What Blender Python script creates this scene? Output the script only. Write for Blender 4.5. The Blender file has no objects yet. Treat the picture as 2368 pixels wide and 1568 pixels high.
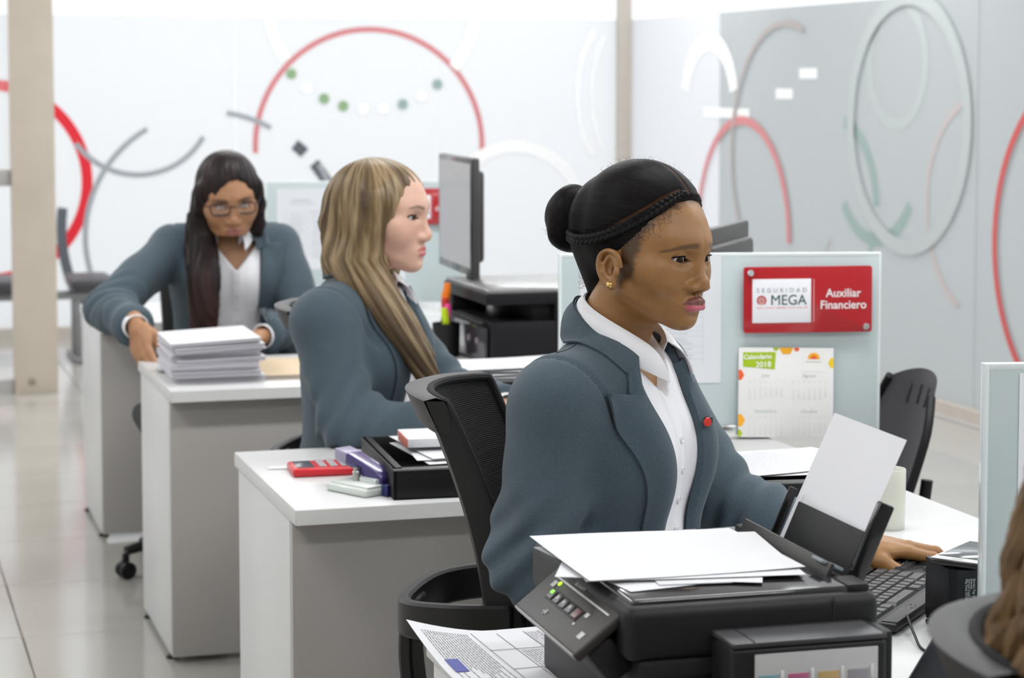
import bpy, bmesh, math, random
import numpy as np
from mathutils import Vector, Matrix, Euler
random.seed(7); np.random.seed(7)
SC = bpy.context.scene
COL = SC.collection
PI = math.pi
R = math.radians

# ------------------------------------------------------------------ camera
cam_d = bpy.data.cameras.new('camera'); cam = bpy.data.objects.new('camera', cam_d); COL.objects.link(cam)
cam.location = (0, 0, 1.42)
cam.rotation_euler = (R(90 - 4.2), 0, R(-17.0))
cam_d.sensor_width = 36; cam_d.lens = 76.27
cam_d.shift_y = -0.0957
cam_d.clip_start = .05
cam_d.dof.use_dof = True; cam_d.dof.focus_distance = 3.08; cam_d.dof.aperture_fstop = 7.2
SC.camera = cam
# ------------------------------------------------------------------ world + exposure
SC.view_settings.view_transform = 'Standard'; SC.view_settings.look = 'None'
SC.view_settings.exposure = 0.0; SC.view_settings.gamma = 1; SC.view_settings.use_curve_mapping = False
W = bpy.data.worlds.new('world'); SC.world = W; W.use_nodes = True
wn = W.node_tree; wn.nodes.clear()
_o = wn.nodes.new('ShaderNodeOutputWorld'); _b = wn.nodes.new('ShaderNodeBackground')
_tc = wn.nodes.new('ShaderNodeTexCoord'); _sx = wn.nodes.new('ShaderNodeSeparateXYZ'); _cr = wn.nodes.new('ShaderNodeValToRGB')
_mr = wn.nodes.new('ShaderNodeMapRange'); _mr.inputs[1].default_value = -1; _mr.inputs[2].default_value = 1
wn.links.new(_tc.outputs['Generated'], _sx.inputs[0]); wn.links.new(_sx.outputs['Z'], _mr.inputs[0])
wn.links.new(_mr.outputs[0], _cr.inputs[0]); wn.links.new(_cr.outputs[0], _b.inputs[0]); wn.links.new(_b.outputs[0], _o.inputs[0])
_e = _cr.color_ramp.elements; _e[0].position = .40; _e[0].color = (.55, .57, .60, 1); _e[1].position = .56; _e[1].color = (.95, .975, 1, 1)
_b.inputs[1].default_value = 1.5
SC.cycles.max_bounces = 10; SC.cycles.transparent_max_bounces = 16

# ------------------------------------------------------------------ lamps (ceiling lamps are built further down; these are their light)
def area(name, loc, rot, sx, sy, power, col=(1, 1, 1)):
    l = bpy.data.lights.new(name, 'AREA'); l.shape = 'RECTANGLE'; l.size = sx; l.size_y = sy; l.energy = power; l.color = col
    o = bpy.data.objects.new(name, l); COL.objects.link(o); o.location = loc; o.rotation_euler = rot; return o
LAMPS = [(-.9, .9), (1.6, .9), (3.6, .9), (-.9, 3.4), (-.9, 5.8), (-.9, 8.4), (-.9, 10.8), (1.6, 3.4), (1.6, 5.8), (1.6, 8.4), (1.6, 10.8), (3.6, 3.4), (3.6, 5.8), (3.6, 8.4), (3.6, 10.8)]  # first three, nearest the camera, are unseen lamps added as front fill
LAMP_W = 22
for _x, _y in LAMPS:
    area('ceiling_light_beam', (_x, _y, 2.77), (0, 0, 0), 1.18, .28, LAMP_W, (.965, .98, 1))

# ------------------------------------------------------------------ helpers
def link(o): COL.objects.link(o); return o
def thing(name, label, cat, loc=(0, 0, 0), rotz=0, group=None):
    o = bpy.data.objects.new(name, None); link(o); o.empty_display_size = .05
    o.location = loc; o.rotation_euler = (0, 0, rotz); o['label'] = label; o['category'] = cat
    if group: o['group'] = group
    return o
def tag(o, label, cat, group=None):
    o['label'] = label; o['category'] = cat
    if group: o['group'] = group
    return o
def struct(o): o['kind'] = 'structure'; return o
def obj(name, me, mat=None, parent=None, loc=None, rot=None, label=None):
    if isinstance(me, MB): me = me.mesh(name)
    o = bpy.data.objects.new(name, me); link(o)
    if mat is not None and not len(me.materials):
        me.materials.append(mat)
    if parent is not None: o.parent = parent
    if loc is not None: o.location = loc
    if rot is not None: o.rotation_euler = rot
    if label: o['label'] = label
    return o

class MB:
    """collects shapes into one mesh"""
    def __init__(s): s.bm = bmesh.new()
    def _add(s, bm, M=None, smooth=False):
        if M is not None: bm.transform(M)
        if smooth:
            for f in bm.faces: f.smooth = True
        t = bpy.data.meshes.new('t'); bm.to_mesh(t); bm.free(); s.bm.from_mesh(t); bpy.data.meshes.remove(t); return s
    def box(s, c, size, bev=0, rot=None, seg=2, M=None):
        b = bmesh.new(); bmesh.ops.create_cube(b, size=1)
        bmesh.ops.scale(b, vec=size, verts=b.verts)
        if bev > 0:
            bmesh.ops.bevel(b, geom=b.edges[:], offset=min(bev, min(size) * .49), segments=seg, profile=.5, affect='EDGES')
        T = Matrix.Translation(c)
        if rot is not None: T = T @ Euler(rot).to_matrix().to_4x4()
        if M is not None: T = M @ T
        return s._add(b, T)
    def prism(s, pts, z0, z1, M=None, bev=0, smooth=False):
        b = bmesh.new(); lo = [b.verts.new((x, y, z0)) for x, y in pts]; hi = [b.verts.new((x, y, z1)) for x, y in pts]
        n = len(pts); b.faces.new(lo[::-1]); b.faces.new(hi)
        for i in range(n): b.faces.new((lo[i], lo[(i + 1) % n], hi[(i + 1) % n], hi[i]))
        bmesh.ops.recalc_face_normals(b, faces=b.faces)
        if bev: bmesh.ops.bevel(b, geom=b.edges[:], offset=bev, segments=2, profile=.5, affect='EDGES')
        return s._add(b, M, smooth)
    def lathe(s, prof, n=32, M=None, cap=False):
        b = bmesh.new(); rows = []
        for r, z in prof:
            rows.append([b.verts.new((r * math.cos(2 * PI * k / n), r * math.sin(2 * PI * k / n), z)) for k in range(n)])
        for a, c in zip(rows, rows[1:]):
            for k in range(n): b.faces.new((a[k], a[(k + 1) % n], c[(k + 1) % n], c[k]))
        if cap: b.faces.new(rows[0][::-1]); b.faces.new(rows[-1])
        return s._add(b, M, True)
    def tube(s, pts, r, n=10, closed=False, M=None, flat=1.0):
        pts = [Vector(p) for p in pts]; b = bmesh.new(); rows = []; m = len(pts)
        rr = r if hasattr(r, '__len__') else [r] * m
        prev = None
        for i, p in enumerate(pts):
            if closed: t = pts[(i + 1) % m] - pts[i - 1]
            else: t = pts[min(i + 1, m - 1)] - pts[max(i - 1, 0)]
            t.normalize()
            if prev is None:
                a = Vector((0, 0, 1)) if abs(t.z) < .9 else Vector((1, 0, 0))
                u = t.cross(a).normalized()
            else:
                u = (prev - t * prev.dot(t)).normalized()
            prev = u; v = t.cross(u)
            rows.append([b.verts.new(p + (u * math.cos(2 * PI * k / n) + v * math.sin(2 * PI * k / n) * flat) * rr[i]) for k in range(n)])
        for i in range(m if closed else m - 1):
            a, c = rows[i], rows[(i + 1) % m]
            for k in range(n): b.faces.new((a[k], a[(k + 1) % n], c[(k + 1) % n], c[k]))
        if not closed: b.faces.new(rows[0][::-1]); b.faces.new(rows[-1])
        bmesh.ops.recalc_face_normals(b, faces=b.faces)
        return s._add(b, M, True)
    def band(s, pts, widthvec, thick, M=None):
        """strip following pts, rectangular section: width along widthvec, thickness across"""
        pts = [Vector(p) for p in pts]; w = Vector(widthvec); b = bmesh.new(); rows = []; m = len(pts)
        for i, p in enumerate(pts):
            t = (pts[min(i + 1, m - 1)] - pts[max(i - 1, 0)]).normalized(); nrm = t.cross(w).normalized()
            rows.append([b.verts.new(p + w * .5 * a + nrm * thick * .5 * c) for a, c in ((-1, -1), (1, -1), (1, 1), (-1, 1))])
        for a, c in zip(rows, rows[1:]):
            for k in range(4): b.faces.new((a[k], a[(k + 1) % 4], c[(k + 1) % 4], c[k]))
        b.faces.new(rows[0][::-1]); b.faces.new(rows[-1])
        bmesh.ops.recalc_face_normals(b, faces=b.faces)
        bmesh.ops.bevel(b, geom=b.edges[:], offset=thick * .2, segments=1, profile=.5, affect='EDGES')
        return s._add(b, M)
    def grid(s, P, thick=0, M=None, smooth=True, closed=False):
        """P[i][j] points; thick>0 gives it a back"""
        b = bmesh.new(); V = [[b.verts.new(p) for p in row] for row in P]
        for i in range(len(P) - 1):
            for j in range(len(P[0]) - 1): b.faces.new((V[i][j], V[i + 1][j], V[i + 1][j + 1], V[i][j + 1]))
        if thick: bmesh.ops.solidify(b, geom=b.faces[:], thickness=thick)
        return s._add(b, M, smooth)
    def sphere(s, c, r, M=None, u=24, v=16):
        b = bmesh.new(); bmesh.ops.create_uvsphere(b, u_segments=u, v_segments=v, radius=1)
        rr = (r, r, r) if not hasattr(r, '__len__') else r
        T = Matrix.Translation(c) @ Matrix.Diagonal((*rr, 1))
        if M is not None: T = M @ T
        return s._add(b, T, True)
    def mesh(s, name='m'):
        me = bpy.data.meshes.new(name); s.bm.to_mesh(me); s.bm.free(); me.set_sharp_from_angle(angle=.75); return me

def rot_to(frm, d):
    return Vector(frm).rotation_difference(Vector(d)).to_matrix().to_4x4()

# ---------------- materials
_M = {}
def mat(name, col=(.8, .8, .8), rough=.5, metal=0, spec=.5, bump=0, bscale=200, var=0, vscale=5, emit=None, alpha=1, trans=0, sss=0, attr=None, coat=0, bstretch=None, sheen=0):
    if name in _M: return _M[name]
    m = bpy.data.materials.new(name); m.use_nodes = True; _M[name] = m
    nt = m.node_tree; p = nt.nodes['Principled BSDF']
    p.inputs['Base Color'].default_value = (*col, 1); p.inputs['Roughness'].default_value = rough; p.inputs['Metallic'].default_value = metal
    p.inputs['Specular IOR Level'].default_value = spec
    p.inputs['Coat Weight'].default_value = coat
    if sheen: p.inputs['Sheen Weight'].default_value = sheen
    src = None
    if attr:
        a = nt.nodes.new('ShaderNodeAttribute'); a.attribute_name = attr; src = a.outputs['Color']
    tc = nt.nodes.new('ShaderNodeTexCoord')
    if var:
        n = nt.nodes.new('ShaderNodeTexNoise'); n.inputs['Scale'].default_value = vscale; n.inputs['Detail'].default_value = 4
        nt.links.new(tc.outputs['Object'], n.inputs['Vector'])
        mr = nt.nodes.new('ShaderNodeMapRange'); mr.inputs[1].default_value = .3; mr.inputs[2].default_value = .7; mr.inputs[3].default_value = 1 - var; mr.inputs[4].default_value = 1 + var
        nt.links.new(n.outputs[0], mr.inputs[0])
        mx = nt.nodes.new('ShaderNodeVectorMath'); mx.operation = 'SCALE'
        if src is not None: nt.links.new(src, mx.inputs[0])
        else: mx.inputs[0].default_value = col
        nt.links.new(mr.outputs[0], mx.inputs['Scale']); src = mx.outputs[0]
    if src is not None: nt.links.new(src, p.inputs['Base Color'])
    if bump:
        n = nt.nodes.new('ShaderNodeTexNoise'); n.inputs['Scale'].default_value = bscale; n.inputs['Detail'].default_value = 3
        if bstretch:
            mp = nt.nodes.new('ShaderNodeMapping'); mp.inputs['Scale'].default_value = bstretch
            nt.links.new(tc.outputs['Object'], mp.inputs[0]); nt.links.new(mp.outputs[0], n.inputs['Vector'])
        else: nt.links.new(tc.outputs['Object'], n.inputs['Vector'])
        bp = nt.nodes.new('ShaderNodeBump'); bp.inputs['Strength'].default_value = bump; bp.inputs['Distance'].default_value = .002
        nt.links.new(n.outputs[0], bp.inputs['Height']); nt.links.new(bp.outputs[0], p.inputs['Normal'])
    if emit: p.inputs['Emission Color'].default_value = (*emit[:3], 1); p.inputs['Emission Strength'].default_value = emit[3]
    if alpha < 1: p.inputs['Alpha'].default_value = alpha
    if trans: p.inputs['Transmission Weight'].default_value = trans
    if sss:
        p.inputs['Subsurface Weight'].default_value = sss; p.inputs['Subsurface Radius'].default_value = (.012, .005, .003); p.inputs['Subsurface Scale'].default_value = .35
    return m

def text(name, body, size, mat, parent, loc, rot, align='CENTER', ext=.0004, font_scale=(1, 1), bold=0, spacing=1):
    c = bpy.data.curves.new(name, 'FONT'); c.body = body; c.size = size; c.align_x = align; c.align_y = 'CENTER'; c.extrude = ext; c.offset = bold
    c.space_character = spacing; c.resolution_u = 4
    t = bpy.data.objects.new(name, c); COL.objects.link(t)
    dg = bpy.context.evaluated_depsgraph_get(); me = bpy.data.meshes.new_from_object(t.evaluated_get(dg))
    bpy.data.objects.remove(t)
    me.materials.clear()
    me.transform(Matrix.Diagonal((font_scale[0], font_scale[1], 1, 1)))
    o = obj(name, me, mat, parent, loc, rot); return o

WHITE = mat('white_laminate', (.635, .635, .635), .32, var=.015, vscale=3)
WHITE_EDGE = mat('white_edging', (.82, .82, .81), .4)
PAPER = mat('paper', (.66, .66, .68), .75)
PAPER2 = mat('paper_grey_white', (.78, .78, .80), .7)
BLACK = mat('black_plastic', (.010, .010, .011), .45, spec=.28, bump=.08, bscale=900)
BLACK_GLOSS = mat('black_gloss_plastic', (.010, .010, .011), .16)
DGREY = mat('dark_grey_plastic', (.028, .027, .029), .48, spec=.3, bump=.08, bscale=900)
CHROME = mat('chrome', (.75, .75, .75), .18, 1)
INK = mat('printed_ink', (.12, .12, .13), .7)
GREYINK = mat('grey_ink', (.42, .43, .45), .7)
RED = mat('red_acrylic', (.43, .014, .020), .22, coat=.3)
# ================================================================== setting
YB, XR, XL, YF, ZC = 12.2, 4.45, -2.6, -2.2, 2.8
tile_m = mat('cream_porcelain_tile', (.40, .385, .355), .13, spec=.6, var=.05, vscale=1.3)
grout = mat('grout', (.40, .38, .35), .8)
fl = struct(obj('floor', MB().box(((XL + XR) / 2, (YF + YB) / 2, -.06), (XR - XL, YB - YF, .1)), grout))
tme = MB().box((0, 0, 0), (.597, .597, .012), .0015, seg=1).mesh('tile'); tme.materials.append(tile_m)
for i in range(12):
    for j in range(24):
        x = XL + .3 + i * .6; y = YF + .3 + j * .6
        if y < 2.0 or x > XR - .25: continue
        obj('tile', tme, None, fl, (x, y, -.006 + random.uniform(-.0002, .0002)))
wall_m = mat('white_wall_paint', (.78, .78, .77), .7, bump=.05, bscale=60)
ceil_m = mat('white_ceiling', (.80, .80, .79), .8)
struct(obj('ceiling', MB().box(((XL + XR) / 2, (YF + YB) / 2, ZC + .06), (XR - XL + .4, YB - YF + .4, .1)), ceil_m))
struct(obj('wall_left', MB().box((XL - .06, (YF + YB) / 2, ZC / 2), (.12, YB - YF, ZC)), wall_m))
struct(obj('wall_front', MB().box(((XL + XR) / 2, YF - .06, ZC / 2), (XR - XL, .12, ZC)), mat('grey_brown_wall_paint', (.46, .45, .43), .8)))
# ceiling lamps, all out of frame; the row nearest the camera is added fill
lamp_on = mat('lamp_diffuser', (.9, .9, .9), .5, emit=(1, .98, .95, 4.5))
lamp_fr = mat('lamp_frame', (.7, .7, .7), .4)
for k, (x, y) in enumerate(LAMPS):
    t = thing('ceiling_light', 'long recessed white ceiling panel light above the office, out of view', 'light', (x, y, ZC - .0), 0, 'ceiling panel lights')
    f = MB()
    for sx in (-1, 1): f.box((sx * .615, 0, .0), (.03, .34, .03)); f.box((0, sx * .155, .0), (1.2, .03, .03))
    obj('frame', f, lamp_fr, t); obj('diffuser', MB().box((0, 0, .004), (1.2, .29, .008)), lamp_on, t)

# ---- frosted glass
def frosted(name, col, tcol, clear, rough=.25):
    m = bpy.data.materials.new(name); m.use_nodes = True; nt = m.node_tree; nt.nodes.clear()
    o = nt.nodes.new('ShaderNodeOutputMaterial'); d = nt.nodes.new('ShaderNodeBsdfPrincipled'); t = nt.nodes.new('ShaderNodeBsdfTranslucent'); tr = nt.nodes.new('ShaderNodeBsdfTransparent')
    d.inputs['Base Color'].default_value = (*col, 1); d.inputs['Roughness'].default_value = rough; d.inputs['Specular IOR Level'].default_value = .4
    t.inputs[0].default_value = (*tcol, 1)
    m1 = nt.nodes.new('ShaderNodeMixShader'); m1.inputs[0].default_value = .5; nt.links.new(d.outputs[0], m1.inputs[1]); nt.links.new(t.outputs[0], m1.inputs[2])
    m2 = nt.nodes.new('ShaderNodeMixShader'); m2.inputs[0].default_value = clear; nt.links.new(m1.outputs[0], m2.inputs[1]); nt.links.new(tr.outputs[0], m2.inputs[2])
    nt.links.new(m2.outputs[0], o.inputs[0]); return m
GL_BACK = frosted('frosted_film_white', (.80, .81, .82), (.92, .93, .94), .30)
GL_RIGHT = frosted('frosted_film_green_grey', (.66, .685, .69), (.55, .58, .585), .14, .18)
GL_RIGHT2 = frosted('frosted_film_pale', (.78, .79, .81), (.84, .85, .87), .30)
clear_m = mat('clear_glass', (.9, .95, .95), .05, alpha=.12)
alu = mat('beige_mullion', (.52, .47, .42), .45, var=.03, vscale=20)
bw = struct(obj('wall_back', MB().box(((XL + XR) / 2, YB + .02, .03), (XR - XL, .08, .06)), alu))
FZ = 1.79
for k in range(6):
    x0 = XL + k * (XR - XL) / 6; x1 = XL + (k + 1) * (XR - XL) / 6
    obj('glass_panel', MB().box(((x0 + x1) / 2, YB + .02, (.06 + FZ) / 2), (x1 - x0 - .006, .012, FZ - .06)), GL_BACK, bw)
    obj('clerestory_pane', MB().box(((x0 + x1) / 2, YB + .02, (FZ + ZC) / 2 + .002), (x1 - x0 - .006, .012, ZC - FZ - .006)), clear_m, bw)
rw = struct(obj('wall_right', MB().box((XR + .02, (YF + YB) / 2, .03), (.08, YB - YF, .06)), alu))
ys = [YF, -.4, 1.4, 3.2, 5.0, 6.6, 8.02, 10.8, YB]
for y0, y1 in zip(ys, ys[1:]):
    obj('glass_panel', MB().box((XR + .02, (y0 + y1) / 2, (.06 + FZ) / 2), (.012, y1 - y0 - .008, FZ - .06)), GL_RIGHT2 if y0 > 10 else GL_RIGHT, rw)
    obj('clerestory_pane', MB().box((XR + .02, (y0 + y1) / 2, (FZ + ZC) / 2 + .002), (.012, y1 - y0 - .008, ZC - FZ - .006)), clear_m, rw)
struct(obj('trim_1', MB().box((XR - .035, YB - .03, ZC / 2), (.075, .075, ZC), .003), alu))
# free-standing beige post of a glazed screen on the left, with its rail
wood = mat('pale_wood_veneer', (.56, .49, .41), .4, var=.06, vscale=4, bump=.1, bscale=30, bstretch=(12, 12, .6))
pst = struct(obj('trim_2', MB().box((.80, 10.09, ZC / 2), (.195, .09, ZC), .003), wood))
pl = obj('screw_cap', MB().sphere((0, 0, 0), (.017, .006, .017)), mat('brown_cap', (.30, .25, .2), .4), pst, (.78, 10.043, .055))
grey_rail = mat('grey_rail', (.42, .41, .40), .4)
struct(obj('trim_3', MB().box((-.02, 10.1, .985), (1.44, .05, .075), .004), grey_rail))
# the frosted panes of that screen, left of the post
sc = struct(obj('wall_screen', MB().box((-.02, 10.1, .03), (1.44, .06, .06)), grey_rail))
obj('glass_panel', MB().box((-.02, 10.1, (1.03 + ZC) / 2), (1.44, .01, ZC - 1.04)), clear_m, sc)

# ---- ring decals on the glass walls (flat film rings stuck on the panes)
_rk = [0]
def ring(plane, c, r, w, m, parent, a0=0, a1=360, asp=1.0, tilt=0):
    _rk[0] += 1; dk = .0004 * (_rk[0] % 28)
    n = max(8, int(abs(a1 - a0) / 4)); b = bmesh.new(); rows = []
    for i in range(n + 1):
        a = R(a0 + (a1 - a0) * i / n); row = []
        for rr in (r - w / 2, r + w / 2):
            u = math.cos(a) * rr * asp; v = math.sin(a) * rr
            u, v = u * math.cos(tilt) - v * math.sin(tilt), u * math.sin(tilt) + v * math.cos(tilt)
            row.append((c[0] + u, c[1] + v))
        rows.append(row)
    off = .0125
    def P(u, v, k): return (u, YB + .02 - .0065 - k, v) if plane == 'B' else (XR + .02 - .0065 - k, u, v)
    fr = [[b.verts.new(P(*q, .0004 + dk)) for q in row] for row in rows]; bk = [[b.verts.new(P(*q, dk)) for q in row] for row in rows]
    for i in range(n):
        b.faces.new((fr[i][0], fr[i + 1][0], fr[i + 1][1], fr[i][1])); b.faces.new((bk[i][0], bk[i][1], bk[i + 1][1], bk[i + 1][0]))
        for s_ in (0, 1): b.faces.new((fr[i][s_], bk[i][s_], bk[i + 1][s_], fr[i + 1][s_]))
    bmesh.ops.recalc_face_normals(b, faces=b.faces)
    me = bpy.data.meshes.new('ring_decal'); b.to_mesh(me); b.free()
    return obj('ring_decal', me, m, parent)
R_RED = mat('red_film', (.72, .012, .03), .5)
R_PINK = mat('faded_red_film', (.62, .22, .23), .5)
R_GREY = mat('grey_film', (.34, .37, .40), .5)
R_DARK = mat('charcoal_film', (.10, .11, .13), .5)
R_WHITE = mat('white_film_and_light_bars', (.92, .92, .92), .5)
R_GREEN = mat('grey_green_film', (.30, .40, .38), .5)
R_TAUPE = mat('taupe_film', (.42, .37, .36), .5)
R_MIST = mat('pale_grey_film', (.47, .51, .51), .5)
RINGS = [('B', (2.88, 1.05), .67, .032, R_PINK, -3, 183, 1), ('B', (.73, .87), .535, .06, R_RED, 0, 360, 1),
         ('B', (1.95, .55), .70, .03, R_GREY, 120, 235, 1), ('B', (1.95, .55), .70, .03, R_GREY, 60, 82, 1), ('B', (1.55, 1.32), .42, .03, R_GREY, 215, 330, 1),
         ('B', (2.0, .60), .88, .055, R_DARK, 172, 216, 1), ('B', (1.98, .48), .74, .065, R_DARK, 22, 40, 1), ('B', (1.98, .48), .74, .065, R_DARK, 46, 52, 1), ('B', (2.05, .62), .62, .03, R_GREY, 10, 32, 1),
         ('B', (2.9, 1.9), .62, .06, R_WHITE, 180, 215, 1), ('B', (2.9, 1.9), .62, .06, R_WHITE, 320, 358, 1),
         ('B', (3.75, .62), .42, .07, R_WHITE, 20, 165, 1), ('B', (4.32, 1.35), .40, .06, R_WHITE, 115, 245, .45), ('B', (4.42, 1.35), .42, .045, R_WHITE, 125, 235, .45)]  # last two arcs: reflection of a right-wall ring, painted in white
for pl_, c, r, w, m, a0, a1, asp in RINGS: ring(pl_, c, r, w, m, bw, a0, a1, asp)
for k in range(9):   # chain of small leaf-green and white chips along the swag
    a = R(222 + k * 11); ring('B', (2.88 + .62 * math.cos(a), 1.88 + .62 * math.sin(a)), .016, .03, (mat('leaf_green_film', (.26, .40, .22), .5), R_WHITE, R_GREEN)[(0, 1, 0, 0, 1, 1, 2, 1, 2)[k]], bw)
RW = [((10.47, .62), .60, .045, R_PINK, 0, 180, 1), ((7.17, .78), .68, .035, mat('dull_red_film', (.60, .08, .08), .5), -60, 60, 1), ((8.64, 1.24), .55, .07, R_MIST, 0, 360, 1),
      ((9.95, 1.05), .66, .03, R_TAUPE, -35, 110, 1), ((9.95, 1.05), .66, .02, R_TAUPE, 215, 325, 1), ((8.75, 1.5), .27, .05, R_MIST, 0, 360, 1), ((8.95, 1.12), .42, .06, R_GREEN, 215, 320, 1),
      ((9.35, .82), .42, .06, R_GREEN, 100, 175, 1), ((9.35, .82), .40, .035, R_GREEN, 185, 240, 1), ((8.0, .9), .45, .03, mat('pale_pink_film', (.52, .46, .46), .5), -70, 75, 1),
      ((10.95, 1.28), .36, .10, R_WHITE, 15, 165, 1), ((11.75, 1.3), .14, .6, R_WHITE, 60, 120, .5)][:-1]
for c, r, w, m, a0, a1, asp in RW: ring('R', c, r, w, m, rw, a0, a1, asp)
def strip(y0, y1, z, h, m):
    obj('painted_light_bar', MB().box((XR + .0125, (y0 + y1) / 2, z), (.0015, abs(y1 - y0), h)), m, rw)
strip(10.4, 11.02, 1.255, .05, R_WHITE); strip(9.86, 10.06, 1.36, .05, R_WHITE); strip(9.58, 9.78, 1.46, .05, R_WHITE)  # bright light bars showing in the glass, painted as flat white strips
# ================================================================== implicit modelling (smooth solids -> one continuous mesh)
f32 = np.float32
def V3(*a): return np.array(a, f32)
def smin(a, b, k):
    h = np.clip(.5 + .5 * (b - a) / k, 0, 1); return b + (a - b) * h - k * h * (1 - h)
def smax(a, b, k): return -smin(-a, -b, k)
def ln(v): return np.sqrt((v * v).sum(-1))
def ell(P, c, r, rot=None):
    q = P - V3(*c)
    if rot is not None: q = q @ rot
    r = V3(*r); k0 = ln(q / r); k1 = ln(q / (r * r)) + 1e-9
    return k0 * (k0 - 1) / k1
def sph(P, c, r): return ln(P - V3(*c)) - r
def cap(P, a, b, ra, rb=None):
    if rb is None: rb = ra
    a = V3(*a); b = V3(*b); ab = b - a
    t = np.clip(((P - a) @ ab) / max(float(ab @ ab), 1e-9), 0, 1)
    return ln(P - a - t[:, None] * ab) - (ra + (rb - ra) * t)
def chain(P, pts, rs, k=.004):
    d = None
    for i in range(len(pts) - 1):
        e = cap(P, pts[i], pts[i + 1], rs[i], rs[i + 1]); d = e if d is None else smin(d, e, k)
    return d
def boxd(P, c, h, rr=0, rot=None):
    q = P - V3(*c)
    if rot is not None: q = q @ rot
    q = np.abs(q) - (V3(*h) - rr)
    return ln(np.maximum(q, 0)) + np.minimum(q.max(-1), 0) - rr
def eul(x, y, z): return np.array(Euler((R(x), R(y), R(z))).to_matrix(), f32)
def mx(P): Q = P.copy(); Q[:, 0] = np.abs(Q[:, 0]); return Q
def sstep(x, a, b): t = np.clip((x - a) / (b - a), 0, 1); return t * t * (3 - 2 * t)

def iso(f, lo, hi, h, newton=2, chunk=400000, B=6, slack=1.5):
    lo = np.array(lo, f32); hi = np.array(hi, f32)
    nb = np.ceil((hi - lo) / (h * B)).astype(int); n = nb * B
    ev = lambda P: np.concatenate([f(P[i:i + chunk]) for i in range(0, len(P), chunk)]) if len(P) else np.zeros(0, f32)
    bi = np.stack(np.meshgrid(*[np.arange(k) for k in nb], indexing='ij'), -1).reshape(-1, 3)
    bd = ev((lo + (bi + .5) * h * B).astype(f32))
    val = np.repeat(np.repeat(np.repeat(bd.reshape(nb), B, 0), B, 1), B, 2)
    val = np.pad(val, ((0, 1),) * 3, mode='edge').astype(f32)
    act = bi[np.abs(bd) < h * B * .87 * slack]
    mask = np.zeros(n + 1, bool)
    o = np.arange(B + 1)
    for a in act: mask[a[0] * B:a[0] * B + B + 1, a[1] * B:a[1] * B + B + 1, a[2] * B:a[2] * B + B + 1] = True
    pi = np.argwhere(mask); val[mask] = ev((lo + pi * h).astype(f32))
    S = val < 0
    c8 = [(i, j, k) for i in (0, 1) for j in (0, 1) for k in (0, 1)]
    sl = lambda A, c: A[c[0]:A.shape[0] - 1 + c[0], c[1]:A.shape[1] - 1 + c[1], c[2]:A.shape[2] - 1 + c[2]]
    cnt = sum(sl(S, c).astype(np.int8) for c in c8)
    am = (cnt > 0) & (cnt < 8); ci = np.argwhere(am)
    vid = -np.ones(am.shape, np.int64); vid[am] = np.arange(len(ci))
    acc = np.zeros((len(ci), 3), f32); num = np.zeros(len(ci), f32)
    for a in c8:
        for ax in range(3):
            if a[ax]: continue
            b = list(a); b[ax] = 1
            va = val[ci[:, 0] + a[0], ci[:, 1] + a[1], ci[:, 2] + a[2]]; vb = val[ci[:, 0] + b[0], ci[:, 1] + b[1], ci[:, 2] + b[2]]
            m = (va < 0) != (vb < 0); t = np.where(m, va / np.where(m, va - vb, 1), 0)
            p = np.tile(np.array(a, f32), (len(ci), 1)); p[:, ax] += t
            acc[m] += p[m]; num[m] += 1
    Vv = lo + (ci + acc / np.maximum(num, 1)[:, None]) * h
    quads = []
    for ax in range(3):
        a1, a2 = (ax + 1) % 3, (ax + 2) % 3
        s0 = [slice(None)] * 3; s1 = [slice(None)] * 3; s0[ax] = slice(0, -1); s1[ax] = slice(1, None)
        d = S[tuple(s0)] != S[tuple(s1)]
        e = np.argwhere(d); e = e[(e[:, a1] > 0) & (e[:, a2] > 0) & (e[:, a1] < am.shape[a1]) & (e[:, a2] < am.shape[a2])]
        if not len(e): continue
        ins = S[e[:, 0], e[:, 1], e[:, 2]]
        def g(d1, d2):
            q = e.copy(); q[:, a1] -= d1; q[:, a2] -= d2; return vid[q[:, 0], q[:, 1], q[:, 2]]
        q = np.stack([g(1, 1), g(0, 1), g(0, 0), g(1, 0)], 1)
        q[~ins] = q[~ins][:, ::-1]
        quads.append(q[(q >= 0).all(1)])
    F_ = np.concatenate(quads)
    Vv = Vv.astype(f32)
    for _ in range(newton):
        e_ = h * .35; g_ = np.zeros_like(Vv); dd = np.zeros(len(Vv), f32)
        for s_ in (V3(1, -1, -1), V3(-1, -1, 1), V3(-1, 1, -1), V3(1, 1, 1)):
            v_ = ev(Vv + s_ * e_); g_ += s_ * v_[:, None]; dd += v_ / 4
        g_ /= 4 * e_; gn = (g_ * g_).sum(1)
        step = np.clip(dd / np.maximum(gn, .3), -h * .6, h * .6); Vv = Vv - g_ * step[:, None]
    return Vv, F_

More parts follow.
